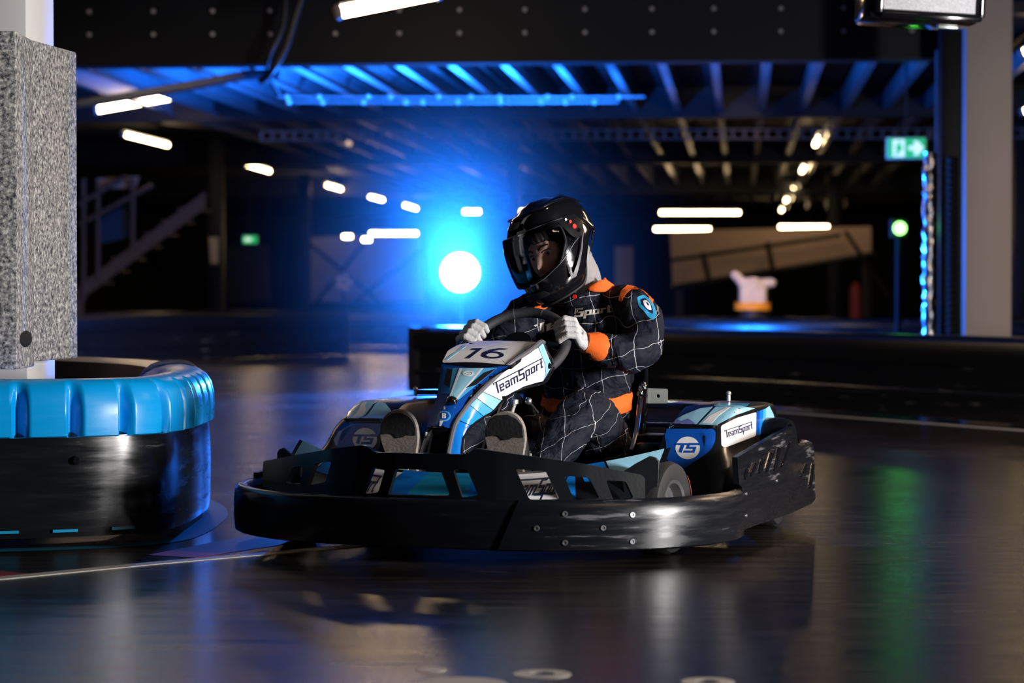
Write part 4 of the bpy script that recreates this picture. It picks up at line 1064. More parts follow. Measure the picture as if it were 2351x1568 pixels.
# ---- side bumpers with slots and wheel arches
S_SB = plane_map((0, 0, 0), (0, 1, 0), (0, 0, 1))
def px_side(pxs, x=.735): return [(lambda q: (q.y, q.z))(K(a, b, x=x)) for a, b in pxs]
so = px_side([(1694, 1050), (1735, 1022), (1779, 996), (1817, 978), (1823, 995), (1827, 1018), (1838, 1028), (1851, 1029), (1862, 1022), (1868, 1022), (1867, 1146), (1856, 1156), (1800, 1178), (1731, 1203), (1700, 1216), (1700, 1120), (1695, 1112)])
for sx in (1, -1):
    zs = 1.0 if sx == 1 else .60                      # the bumper on the far side sits lower
    g = G(); g.plate([[(y, .07 + (z - .07) * zs) for y, z in so]], lambda y, z, w_: V((sx * (.725 - .05 * (z - .1) + .012 * math.sin((y - .5) * 3) + w_), y, z)), .016, .05, .04, base=.0)
    sbp = g.build('side_bumper', M_BUMP, kart, smooth=35, bevel=.004)
    if sx == 1: S_B = Surf(g)
    for a, b in (((1709, 1096), (1713, 1080)), ((1723, 1089), (1732, 1066)), ((1742, 1083), (1749, 1056)), ((1759, 1079), (1770, 1042)), ((1777, 1076), (1787, 1031)), ((1793, 1068), (1810, 1018)), ((1838, 1091), (1848, 1067)), ((1858, 1116), (1865, 1067))):
        p, q = S_B(*a, .002), S_B(*b, .002)
        p.z = .07 + (p.z - .07) * zs; q.z = .07 + (q.z - .07) * zs
        g = G(); g.tube([V((sx * p.x, p.y, p.z)), V((sx * q.x, q.y, q.z))], .0065, 8); g.ball((sx * p.x, p.y, p.z), .0065, 8); g.ball((sx * q.x, q.y, q.z), .0065, 8); g.build('slot_rib', M_BLKG, sbp)
    for a in ((1714, 1134), (1697, 1165), (1714, 1184), (1784, 1104)):
        p = S_B(*a, .0); p.z = .07 + (p.z - .07) * zs; g = G(); g.lathe([(0, .002), (.004, .002), (.005, 0)], (sx * p.x, p.y, p.z), (sx, 0, 0), 12); g.build('side_bolt', M_RIM, sbp)
    # wheel arch
    g = G(); rows = []
    for i in range(15):
        a = R(-8 + 150 * i / 14); rows.append([V((sx * x, 1.30 + .112 * math.cos(a), .218 - (.0 if sx == 1 else .06) + .115 * math.sin(a) + dz)) for x, dz in ((.52, 0), (.60, .003), (.69, .002), (.715, -.004))])
    g.grid(rows, .012 * sx); g.build('wheel_arch', M_BLK, kart)
# rear bumper
rb = path_frames([(.72, 1.40), (.735, 1.50), (.725, 1.57), (.66, 1.66), (.5, 1.69), (0, 1.70), (-.5, 1.69), (-.66, 1.66), (-.725, 1.57), (-.735, 1.50), (-.72, 1.40)], 6)
sweep_prof(rb, lambda s: [(.0, .065), (.004, .10), (.004, .22), (-.002, .245), (-.012, .25), (-.022, .24), (-.022, .07)]).build('rear_bumper', M_BUMP, kart)
# ---- wheels
def wheel(cx, cy, r, wd, sx, steer=0):
    rot = Matrix.Rotation(steer, 3, 'Z')
    c = V((cx, cy, r)); ax = rot @ V((sx, 0, 0))
    h = wd / 2
    g = G(); g.lathe([(r * .60, -h * .9), (r * .80, -h), (r * .95, -h * .9), (r, -h * .6), (r, h * .6), (r * .95, h * .9), (r * .80, h), (r * .60, h * .9), (r * .58, h * .7), (r * .58, -h * .7), (r * .60, -h * .9)], c, ax, 40)
    ty = g.build('tyre', M_TYRE, kart)
    g = G(); g.lathe([(.0, h * .2), (.028, h * .2), (.03, h * .35), (r * .35, h * .25), (r * .48, h * .4), (r * .54, h * .86), (r * .60, h * .93), (r * .61, h * .85), (r * .56, h * .5), (r * .56, -h * .8), (0, -h * .5)], c, ax, 40)
    g.build('wheel_rim', M_RIM, kart)
    g = G(); g.lathe([(0, h * .6), (.014, h * .6), (.016, h * .1)], c, ax, 6); g.build('hub_nut', M_STEEL, kart)
    if sx == 1 and cy < .8:
        g = G(); vs = []
        for k in range(11):
            a = R(-18 + 62 * k / 10)
            for rr, hh in ((r * 1.0, h * .50), (r * .93, h * .97)): vs.append(c + ax * (hh * 1.01) + rot @ V((0, -rr * -math.cos(a) * 1.0, rr * math.sin(a))) * 1.004)
        g.grid([[vs[2 * k], vs[2 * k + 1]] for k in range(11)], .001); g.build('tyre_mark', M_TYREO, ty)
for sx in (1, -1):
    wheel(sx * .535, .435, .128, .105, sx, R(-8)); wheel(sx * .60, 1.33, .14, .16, sx)
# ---- chassis
g = G()
for sx in (1, -1): g.tube([V((sx * .22, .12, .07)), V((sx * .24, .5, .065)), V((sx * .34, .9, .065)), V((sx * .33, 1.55, .08))], .016, 10, 5)
g.tube([V((-.5, .44, .11)), V((.5, .44, .11))], .014, 10); g.tube([V((-.52, 1.33, .14)), V((.52, 1.33, .14))], .018, 10); g.tube([V((-.34, .9, .065)), V((.34, .9, .065))], .014, 10)
g.build('chassis_tubes', M_DSTEEL, kart)
g = G(); g.box((.0, .56, .058), (.50, .86, .008), None, .002); g.box((0, 1.1, .07), (.84, .9, .02), None, .004); g.build('floor_tray', M_BLKM, kart)
g = G(); g.box((-.28, 1.30, .22), (.26, .34, .24), None, .03); g.box((.37, 1.42, .2), (.1, .16, .2), None, .02); g.box((-.05, 1.52, .2), (.7, .14, .2), None, .03); g.build('engine_cover', M_BLK, kart)
g = G(); g.box((.37, 1.02, .285), (.10, .12, .02), None, .004); g.box((.38, 1.0, .25), (.09, .2, .05), None, .01); g.build('battery_box', M_BLK, kart)
g = G(); g.plate([rr_([(-.40, 1.44), (.50, 1.44), (.50, 1.56), (-.40, 1.56)], .03, 3)], lambda u, v, w_: V((u, v, .355 + w_ - .02 * abs(u))), .02, .1, .1); g.build('rear_deck', M_BLK, kart, bevel=.003)
g = G(); g.plate([[(.30, 1.45), (.47, 1.45), (.47, 1.55), (.30, 1.55)]], lambda u, v, w_: V((u, v, .355 + .02 + w_ - .02 * abs(u))), .0015, .1, .1); g.build('rear_deck_graphic', M_LILAC, kart)
g = G(); g.plate([[(.12, 1.45), (.29, 1.45), (.29, 1.55), (.12, 1.55)]], lambda u, v, w_: V((u, v, .355 + .02 + w_ - .02 * abs(u))), .0015, .1, .1); g.build('rear_deck_graphic', M_PALE, kart)
# pedals, linkages
for sx, x in ((1, .10), (-1, -.21)):
    g = G(); g.tube([V((x, .42, .09)), V((x, .36, .17)), V((x, .37, .25))], .006, 8); g.box((x, .362, .22), (.07, .008, .05), None, .003); g.build('pedal', M_STEEL, kart)
a = K(1174, 950, y=.56); b = K(1181, 927, y=.58)
g = G(); g.tube([V((a.x - .03, a.y + .03, .08)), a, b], .0065, 10); g.tube([b, b + V((0, 0, .012))], .0115, 14); g.build('brake_linkage', M_STEEL, kart)
p = K(1213, 921, y=.60); g = G(); g.ball(p, .011, 14); g.build('choke_knob', M_RIM, kart); g = G(); g.tube([p, p + V((.012, .05, -.035))], .004, 8); g.build('choke_rod', M_BLKM, kart)
p = K(1217, 1046, y=.2); g = G(); g.tube([p + V((0, 0, -.03)), p + V((0, 0, .006))], .004, 8); g.tube([p + V((-.012, 0, -.003)), p + V((.014, 0, -.006))], .0035, 8); g.build('panel_clip', M_STEEL, kart)
g = G(); g.plate([[(-.52, 1.30), (-.40, 1.30), (-.40, 1.38), (-.52, 1.38)]], lambda u, v, w_: V((u, v, .392 + w_)), .014, .1, .1); cap_ = g.build('fuel_cap_plate', M_BLK, kart, bevel=.002)
g = G(); g.plate([[(-.46, 1.305), (-.405, 1.305), (-.405, 1.375), (-.46, 1.375)]], lambda u, v, w_: V((u, v, .4062 + w_)), .0006, .1, .1); g.build('cap_graphic', M_TEAL, cap_)
for sx in (1, -1):
    g = G(); g.tube([V((sx * .52, 1.30, .385)), V((sx * .52, 1.30, .408))], .006, 10); g.ball((sx * .52, 1.30, .408), .008, 10); g.build('pod_latch', M_STEEL, kart)
# ---- seat
def seat_rows():
    #      centre (y, z)   rim (x half, y, z)
    st = [((.86, .125), (.15, .86, .13)), ((.95, .095), (.175, .95, .16)), ((1.08, .085), (.19, 1.06, .235)), ((1.20, .10), (.193, 1.12, .31)), ((1.29, .17), (.193, 1.155, .38)),
          ((1.33, .27), (.19, 1.185, .44)), ((1.36, .38), (.185, 1.205, .49)), ((1.385, .46), (.178, 1.215, .515)), ((1.405, .52), (.165, 1.24, .53))]
    st = cr([(a[0], a[1], b[0], b[1], b[2]) for a, b in st], 3); rows = []
    for yc, zc, hw, yr, zr in st:
        row = []
        for k in range(21):
            t = -1 + 2 * k / 20; s_ = math.sin(t * PI / 2); w_ = abs(t) ** 2.4
            row.append(V((.095 + hw * math.copysign(abs(s_) ** .9, t), yc + (yr - yc) * w_, zc + (zr - zc) * w_)))
        rows.append(row)
    return rows
sr = seat_rows()
g = G(); g.grid(sr, .006); seat = g.build('seat', M_BLKG, kart, smooth=50)
for j in (0, 20):
    g = G(); g.tube([r[j] for r in sr], .0075, 8); g.build('seat_rim', M_BLKG, seat)
g = G(); g.tube(sr[-1], .010, 8); g.build('seat_rim', M_BLKG, seat)
g = G(); g.tube([K(1449, 1035, x=.33), K(1462, 985, x=.33), K(1470, 915, x=.33), K(1478, 880, x=.33)], .007, 10, 4); g.ball(K(1476, 890, x=.335), .014, 12); g.ball(K(1470, 903, x=.335), .010, 12); g.build('seat_stay', M_CHROME, kart)
g = G(); A_, B_, C_, D_ = K(1484, 926, y=1.36), K(1533, 926, y=1.36), K(1533, 893, y=1.36), K(1484, 891, y=1.36)
L0 = [(.0, 0), (.95, .0), (1, .06), (1, .94), (.95, 1), (.0, 1)]
g.plate([L0, [(.57 + .09 * math.cos(a * PI / 8), .5 + .13 * math.sin(a * PI / 8)) for a in range(16)]], quad_map(A_, B_, C_, D_, (0, -1, 0)), .004, 0, 0); g.box(A_.lerp(D_, .5) + V((-.01, 0, 0)), (.03, .03, .05), None, .003); g.build('number_bracket', M_STEEL, kart)
# ---- steering wheel
SWC = V((.0, .80, .560)); SWE1 = V((1, 0, 0)); SWE2 = V((0, .74, .67)).normalized(); SWR = .149
SWN = V((0, -.67, .74)).normalized()      # away from the driver
def sw(a, r=SWR, h=0): return SWC + SWE1 * (r * math.cos(R(a))) + SWE2 * (r * math.sin(R(a))) + SWN * h
g = G(); g.tube([sw(a) for a in range(0, 360, 8)], .0155, 12, closed=True); stw = g.build('steering_wheel', M_SUEDE, kart)
for a in (0, 180, 270):
    g = G(); g.tube([sw(a, .03, -.03 * 0), sw(a, .09, .012), sw(a, SWR - .005)], .009, 8, 3); g.build('spoke', M_BLK, stw)
g = G(); g.lathe([(0, .02), (.045, .018), (.05, 0), (.05, -.02), (0, -.02)], SWC, SWN, 24); g.build('hub', M_BLK, stw)
for a in (72, 108):
    g = G(); g.tube([sw(a - .8), sw(a + .8)], .0162, 12); g.build('grip_seam', M_GREYE, stw)

# ================================================================= THE DRIVER
PB = V((.10, 1.17, .10))
person = empty('person', k2w(PB), -TH, PB, 'person in navy overalls and black helmet sitting in the kart, steering', 'person')
tw = R(12); TX = V((math.cos(tw), -math.sin(tw), 0))
WR_L = V((.192, .878, .566)); WR_R = V((-.172, .90, .545))
def suit_parts(g):
    g.tube([(.10, 1.18, .16), (.10, 1.175, .24), (.102, 1.155, .33), (.105, 1.145, .40), (.108, 1.14, .48), (.11, 1.135, .56), (.112, 1.125, .62), (.112, 1.12, .665), (.108, 1.115, .70), (.10, 1.11, .735)], None, 28, 3,
           ell=[(.12, .10), (.155, .12), (.145, .112), (.136, .105), (.150, .112), (.165, .118), (.165, .108), (.145, .092), (.10, .07), (.06, .06)], xdir=TX)
    g.tube([(.20, 1.10, .678), (.262, 1.085, .676), (.308, 1.055, .636), (.324, 1.03, .58), (.310, .995, .545), (.275, .950, .540), (.230, .915, .552), WR_L], [.06, .066, .068, .066, .062, .056, .048, .036], 20, 4)
    g.tube([(.02, 1.13, .675), (-.040, 1.09, .672), (-.09, 1.05, .61), (-.14, 1.01, .55), (-.165, .96, .52), WR_R], [.06, .062, .06, .056, .048, .036], 20, 4)
    g.tube([(.16, 1.14, .20), (.185, 1.02, .265), (.198, .92, .325), (.196, .835, .365), (.185, .765, .335), (.165, .68, .275), (.145, .60, .215), (.13, .52, .16)], [.10, .098, .088, .074, .068, .064, .056, .046], 20, 4)
    g.tube([(.05, 1.14, .20), (-.01, 1.0, .27), (-.055, .9, .325), (-.085, .82, .36), (-.11, .75, .33), (-.15, .66, .27), (-.18, .58, .21), (-.205, .52, .165)], [.10, .096, .086, .074, .068, .064, .056, .046], 20, 4)
suit = blob('race_suit', suit_parts, M_SUIT, person, .0075, 9, (.026, .05))
# ---- neck and balaclava
HC = V((.030, 1.03, .872))
HF = V((-.394, -.809, -.40)).normalized()
_up0 = (V((0, 0, 1)) - HF * HF.z).normalized(); _l0 = _up0.cross(HF).normalized()
rl = R(15); HL = (_l0 * math.cos(rl) + _up0 * math.sin(rl)).normalized(); HU = (_up0 * math.cos(rl) - _l0 * math.sin(rl)).normalized()
def hp(f, l, u): return HC + HF * f + HL * l + HU * u
def neckp(g):
    g.tube([(.10, 1.115, .70), (.098, 1.11, .745), (.085, 1.10, .79), (.065, 1.08, .84)], None, 20, 4, ell=[(.085, .082), (.070, .070), (.066, .070), (.07, .08)], xdir=(1, 0, 0))
    g.tube([hp(-.05, .0, -.13), (.09, 1.10, .745)], [.075, .07], 16)
blob('balaclava', neckp, M_KNIT, person, .006, 5, (.008, .03))
# collar
g = G(); g.tube([V((.102, 1.112, .715)) + V((.088 * math.cos(a), .082 * math.sin(a), .018 * math.sin(a) - .004 * math.cos(3 * a))) for a in [2 * PI * k / 28 for k in range(28)]], None, 10, ell=[(.022, .010)] * 28, xdir=(0, 0, 1), closed=True)
g.build('collar', M_SUIT, person)
def shrink(g, name, m, off=.003, t=.003, target=suit, sub=0, parent=None):
    o = g.build(name, m, parent or person, smooth=50)
    s_ = o.modifiers.new('wrap', 'SHRINKWRAP'); s_.target = target; s_.wrap_method = 'NEAREST_SURFACEPOINT'; s_.wrap_mode = 'ABOVE_SURFACE'; s_.offset = off
    if t: q = o.modifiers.new('thick', 'SOLIDIFY'); q.thickness = t; q.offset = 1
    return o
def strip(pts, hw, wdir, n=5, m=5):
    """ribbon of half width hw along pts"""
    P = [V(p) for p in cr([tuple(p) for p in pts], m)]; rows = []
    for i, p in enumerate(P):
        t = (P[min(i + 1, len(P) - 1)] - P[max(i - 1, 0)]).normalized(); s_ = t.cross(V(wdir)).normalized()
        h = hw(i / (len(P) - 1)) if callable(hw) else hw
        rows.append([p + s_ * (h * (2 * k / (n - 1) - 1)) for k in range(n)])
    g = G(); g.grid(rows); return g
# orange: collar tab, shoulder pads, cuffs, belt
def tabp(g):
    g.tube([K(1350, 664, y=1.035), K(1368, 660, y=1.04), K(1388, 656, y=1.06), K(1410, 658, y=1.09)], None, 12, 4, ell=[(.006, .005), (.016, .006), (.021, .007), (.006, .005)], xdir=(0, 0, 1))
    g.tube([K(1386, 655, y=1.06), K(1389, 636, y=1.07)], [.010, .004], 10)
blob('orange_collar_tab', tabp, M_ORANGE, person, .0035, 3)
bpy.context.view_layer.update()
dg = bpy.context.evaluated_depsgraph_get(); ev = suit.evaluated_get(dg); me_ = ev.to_mesh()
class _M: pass
sm_ = _M(); sm_.v = [tuple(v.co + PB) for v in me_.vertices]; sm_.f = [tuple(p.vertices) for p in me_.polygons]; ev.to_mesh_clear()
S_SUIT = Surf(sm_)
def sdec(loops, m, name, base=.002, t=.002, d=9): return decal(S_SUIT, loops, m, name, person, t=t, base=base, d=d)
sdec([rr_([(1420, 690), (1426, 668), (1440, 655), (1462, 650), (1490, 660), (1500, 684), (1497, 700), (1488, 680), (1470, 664), (1446, 666), (1432, 682), (1428, 694)], 4, 2)], M_ORANGE, 'orange_shoulder_pad')
sdec([[(1222, 712), (1232, 700), (1250, 688), (1262, 684), (1256, 706), (1244, 714)]], M_ORANGE, 'orange_shoulder_pad')
# belt
g = G(); rows = []
for k in range(48):
    a = 2 * PI * k / 48; e1 = TX; e2 = V((-TX.y, TX.x, 0)) * -1
    c = V((.105, 1.142, .382)); dz = .018 * math.sin(a) * -1 + .0 * math.cos(a)
    p = c + e1 * (.150 * math.cos(a)) + e2 * (.122 * math.sin(a))
    rows.append([p + V((0, 0, dz + z)) for z in (-.027, -.014, 0, .014, .027)])
g.grid(rows + rows[:1]); shrink(g, 'orange_belt', M_ORANGE, .005)
def cuff(w0, w1, r0, r1, name='orange_cuff'):
    g = G(); w0, w1 = V(w0), V(w1); g.tube([w0, w0.lerp(w1, .15), w0.lerp(w1, .5), w0.lerp(w1, .85), w1], [r0 * .92, r0, r0 * 1.0, r1, r1 * .92], 24); return g.build(name, M_ORANGE, person)
cuff((.234, .912, .553), (.188, .872, .571), .043, .034)
cuff((-.165, .935, .535), (-.172, .888, .55), .042, .035)
# ---- chest lettering and sleeve patch
M_PRINT = mat('white_print', (.66, .62, .56), .7, noise=40)
for items, A_, B_, C_, D_, u0, ul in ((SPORT, (1318, 728), (1404, 716), (1404, 700), (1322, 710), 3.9, 4.0), (WORD[1:5], (1232, 768), (1285, 750), (1284, 728), (1232, 745), 0, 1.5)):
    A_, B_, C_, D_ = V(A_), V(B_), V(C_), V(D_); g = G()
    for lp in word_loops(items, 1.35):
        q = []
        for l in lp: q.append([tuple((A_ * (1 - (u - u0) / ul) + B_ * ((u - u0) / ul)) * (1 - v / 1.5) + (D_ * (1 - (u - u0) / ul) + C_ * ((u - u0) / ul)) * (v / 1.5)) for u, v in l])
        g.plate(q, S_SUIT, .0006, 5, 5, base=.0010)
    g.build('chest_lettering', M_PRINT, person)
sdec([rr_([(1462, 682), (1478, 677), (1494, 688), (1503, 704), (1507, 724), (1500, 736), (1488, 728), (1477, 713), (1466, 703)], 4, 2)], M_CYANF, 'sleeve_patch', .001, .0015, 6)
sdec([rr_([(1470, 688), (1481, 685), (1492, 696), (1499, 712), (1499, 722), (1489, 716), (1480, 706), (1473, 699)], 3, 2)], M_INK, 'patch_ground', .0027, .0008, 6)
sdec([rr_([(1476, 691), (1484, 690), (1492, 700), (1496, 714), (1487, 711), (1479, 702)], 3, 2)], M_WHITE, 'patch_letter', .0037, .0008, 6)
sdec([[(1482, 695), (1487, 697), (1490, 703), (1486, 702)]], M_INK, 'patch_letter', .0047, .0006, 6)
sdec([[(1314, 742), (1319, 742), (1318, 790), (1318, 840), (1315, 886), (1311, 886), (1313, 840), (1314, 790)]], M_INK, 'zip_seam', .001, .0012, 9)

# ---- gloved hands
def hand(wr, ang, side, name='white_glove', fwd=1):
    """a fist closed around the wheel rim at angle ang"""
    P = sw(ang); rad = (P - SWC).normalized(); tan = (sw(ang + 2) - sw(ang - 2)).normalized(); nf = SWN
    if side < 0: pass
    wr = V(wr)
    def pt(o, f, t): return P + rad * o + nf * f + tan * t
    def parts(g):
        ks = [(-.036, .050, .0100), (-.013, .054, .0112), (.011, .054, .0112), (.034, .048, .0105)]
        for i, (t, ln, r) in enumerate(ks):
            k0 = pt(.034, -.010, t * .95); k1 = pt(.030, .020, t); k2 = pt(.006, .0310 + .001 * i, t * 1.02); k3 = pt(-.020, .019, t * 1.02); k4 = pt(-.024, .002, t)
            g.tube([k0, k1], [r * 1.15, r * 1.1], 12); g.tube([k1, k2], [r * 1.1, r * 1.02], 12); g.tube([k2, k3], [r * 1.02, r * .95], 12); g.tube([k3, k4], [r * .95, r * .85], 12)
            for q, rr in ((k0, r * 1.2), (k1, r * 1.16), (k2, r * 1.06), (k3, r), (k4, r * .85)): g.ball(q, rr, 12)
            g.tube([wr, wr.lerp(k0, .5) - nf * .003, k0], [.021, .019, r * 1.25], 12)
        # thumb leaves the side of the palm and lies over the rim on the driver's side
        b0 = wr.lerp(pt(.034, -.010, .0), .42); b1 = pt(.018, -.026, .030 * 1); b2 = pt(-.006, -.024, .048); b3 = pt(-.026, -.012, .056)
        g.tube([b0, b1], [.017, .0135], 12); g.tube([b1, b2], [.0135, .012], 12); g.tube([b2, b3], [.012, .0105], 12)
        for q, rr in ((b0, .017), (b1, .0138), (b2, .0122), (b3, .0108)): g.ball(q, rr, 12)
        g.tube([wr, pt(.036, -.012, 0)], None, 14, 3, ell=[(.026, .020), (.034, .018)], xdir=tan)
        dd = (wr - pt(.034, -.01, 0)).normalized(); g.tube([wr, wr + dd * .03], [.026, .028], 14)
    return blob(name, parts, M_GLOVE, person, .0022, 3)
hand(WR_L, 20, 1)
hand(WR_R, 166, -1)
# ---- shoes seen from below
def shoe(heel, toe, wd, side):
    heel, toe = V(heel), V(toe); u = (toe - heel); ln = u.length; u.normalize()
    nrm = (V((0, -1, 0)) - u * V((0, -1, 0)).dot(u)).normalized(); s_ = u.cross(nrm).normalized()
    e = bpy.data.objects.new('shoe', None); C.objects.link(e); e.parent = person; BASE[e.name] = BASE[person.name]; e.empty_display_size = .05
    out = [(-.5, .05), (-.44, .0), (.0, -.015), (.44, .0), (.5, .05)]
    ol = [(0, -.01), (.62, .02), (.78, .14), (.72, .34), (.78, .5), (1.0, .68), (.98, .84), (.70, .95), (.25, 1.0), (-.25, 1.0), (-.70, .94), (-.98, .82), (-.98, .66), (-.76, .48), (-.72, .32), (-.78, .14), (-.62, .02)]
    ol = [p for p in cr(ol + ol[:1], 3)][:-1]
    mp = lambda a, b, w_: heel + s_ * (a * wd / 2) + u * (b * ln) + nrm * (w_ + .006 * math.sin(b * PI))
    g = G(); g.plate([ol], mp, .018, .3, .1, base=-.018); g.build('sole', M_SOLE, person if False else e, bevel=.003)
    top = [(.93, .715), (.45, .73), (.2, .705), (-.1, .70), (-.25, .745), (-.5, .76), (-.93, .75), (-.90, .86), (-.66, .925), (-.25, .975), (.25, .975), (.66, .925), (.92, .85)]
    g = G(); g.plate([top], mp, .0015, .3, .1, base=.0005); g.build('toe_sole', M_SOLED, e)
    def up(g):
        g.tube([heel + u * .03 - nrm * .05, heel + u * ln * .35 - nrm * .045, heel + u * ln * .65 - nrm * .035, heel + u * ln * .9 - nrm * .025, toe - nrm * .02 - u * .01], None, 20, 4,
               ell=[(wd * .36, .036), (wd * .40, .042), (wd * .46, .034), (wd * .42, .022), (wd * .25, .010)], xdir=s_)
        g.tube([heel + u * .06 - nrm * .06, heel + u * .07 - nrm * .13], [.046, .043], 16)
    o = blob('shoe_upper', up, M_BLKM, e, .006, 4)
    return e
shoe((.104, .455, .125), (.084, .425, .383), .116, 1)
shoe((-.215, .455, .125), (-.236, .42, .383), .112, -1)

# ---- head inside the helmet
def face_pt(az, el_):
    """az 0 = front, + to the wearer's left; el_ up"""
    f = math.cos(el_) * math.cos(az); l = math.cos(el_) * math.sin(az); u = math.sin(el_)
    r = 1.0; x = [f * .098, l * .074, u * .115]
    def gs(a0, e0, sa, se): return math.exp(-((az - a0) / sa) ** 2 - ((el_ - e0) / se) ** 2)
    d = .021 * gs(0, -.10, .14, .15) + .011 * gs(0, .08, .10, .22)          # nose
    d += -.009 * gs(.40, .17, .24, .15) - .009 * gs(-.40, .17, .24, .15)    # sockets
    d += .003 * gs(.36, .40, .30, .14) + .003 * gs(-.36, .40, .30, .14)     # brows
    d += .008 * gs(0, -.42, .22, .07) + .008 * gs(0, -.53, .22, .06) - .004 * gs(0, -.475, .25, .03)   # lips
    d += .012 * gs(0, -.85, .30, .20)                                       # chin
    d += .005 * gs(.6, -.12, .3, .25) + .005 * gs(-.6, -.12, .3, .25)       # cheeks
    fa = R(13); fx = x[0] + d + .002
    return hp(fx * math.cos(fa) - x[1] * math.sin(fa), fx * math.sin(fa) + x[1] * math.cos(fa) + .002, x[2] - .034)
g = G(); rows = [[face_pt(-PI + 2 * PI * k / 72, -PI / 2 + .02 + (PI - .04) * j / 60) for k in range(72)] for j in range(61)]
g.grid(rows, closed=True); g.build('head', M_SKIN, person, smooth=80)
for s_ in (1, -1):
    c = face_pt(s_ * .40, .165) - HF * .008
    look = (HF + HL * (.32)).normalized()
    g = G(); g.ball(c, .0125, 16); ey = g.build('eyeball', M_EYEW, person)
    g = G(); g.ball(c + look * .0085, .0062, 12); g.build('iris', M_HAIR, ey)
    g = strip([face_pt(s_ * .20, .245) + HF * .001, face_pt(s_ * .40, .275) + HF * .002, face_pt(s_ * .60, .215)], .0018, tuple(HF), 3); g.build('upper_lid', M_HAIR, person)
    g = strip([face_pt(s_ * .15, .34) + HF * .0015, face_pt(s_ * .36, .415) + HF * .002, face_pt(s_ * .62, .36) + HF * .001], .0035, tuple(HF), 3); g.build('eyebrow', M_HAIR, person)
    g = G(); g.ball(hp(-.005, s_ * .074, -.015), (.018, .008, .028), 12); g.build('ear', M_SKIN, person)
g = strip([face_pt(-.22, -.475) + HF * .001, face_pt(0, -.475) + HF * .002, face_pt(.22, -.475) + HF * .001], .004, tuple(HF), 3); g.build('mouth', M_LIPS, person)
def hairp(g):
    for k in range(15):
        a = -1.1 + 2.2 * k / 14; p = face_pt(a, .95) + HF * .004; q = face_pt(a + .12 * math.sin(k * 2.1), .62 + .10 * math.sin(k * 3.3)) + HF * .004
        g.tube([p, p.lerp(q, .5) + HF * .006, q], [.012, .010, .004], 8, 3)
    g.ball(hp(.0, 0, .02), (.085, .085, .085), 20)
blob('hair', hairp, M_HAIR, person, .004, 2)

# ---- helmet
HELV = [(-.146, .132, .060, .088), (-.132, .146, .098, .104), (-.11, .157, .120, .116), (-.075, .161, .143, .124), (-.04, .157, .152, .129), (0, .147, .156, .130), (.04, .136, .153, .127),
        (.08, .117, .141, .114), (.11, .092, .118, .093), (.132, .062, .084, .064), (.144, .034, .046, .036), (.148, .004, .004, .004)]
HT = cr(HELV, 6)
def hsurf(az, h, off=0.0):
    """point of the helmet shell at azimuth (0 front, + wearer's left) and height"""
    for a, b in zip(HT, HT[1:]):
        if b[0] >= h: k = (h - a[0]) / max(1e-9, b[0] - a[0]); fr1, bk, hw = [a[i] + (b[i] - a[i]) * k for i in (1, 2, 3)]; break
    else: fr1, bk, hw = HT[-1][1:]
    c_, s_ = math.cos(az), math.sin(az); ff_ = fr1 if c_ > 0 else bk
    e_ = 2.25; r = (abs(c_ / (ff_ + off)) ** e_ + abs(s_ / (hw + off)) ** e_) ** (-1 / e_)
    # pointed chin and rising rear edge
    f, l = r * c_, r * s_
    u = h
    if h < -.01:
        k = (-.01 - h) / .136; u = h + k * (.115 * ssm((-c_ + .45) / 1.3)) - .010 * k * ssm(c_)
        if c_ > 0: l *= 1 - .12 * k * c_ * c_
    return hp(f, l, u + (off if h > .12 else 0))
hm = lambda a, h, w_: hsurf(a, h, w_)
A85 = R(84)
PORT = rr_([(-R(68), .044), (-R(40), .060), (0, .064), (R(40), .060), (R(70), .046), (R(67), .0), (R(48), -.052), (R(24), -.064), (0, -.070), (-R(24), -.064), (-R(48), -.048), (-R(66), .0)], .10, 3)
hol = [(-PI, -.146), (PI, -.146), (PI, .1478), (-PI, .1478)]
g = G()
g.plate([hol, PORT], hm, .001, R(7.5), .010, base=-.010)
helmet = g.build('helmet', M_BLKG, person, smooth=45)
g = G(); g.tube([hsurf(a, h, .0015) for a, h in PORT], .0035, 8, closed=True); g.build('visor_seal', M_BLKM, helmet)
VIS = rr_([(-R(98), .052), (-R(74), .062), (-R(40), .073), (0, .077), (R(40), .073), (R(74), .062), (R(98), .052), (R(104), .020), (R(96), -.008), (R(74), -.022), (R(50), -.050), (R(24), -.070), (0, -.076), (-R(24), -.070), (-R(50), -.050), (-R(74), -.022), (-R(96), -.008), (-R(104), .020)], .08, 3)
g = G(); g.plate([VIS], hm, .002, R(6), .012, base=.004); vz = g.build('visor', M_VISOR, helmet, smooth=60)
g = G(); g.tube([hsurf(a, h, .005) for a, h in VIS], .0014, 6, closed=True); g.build('visor_edge', M_GREYE, helmet)
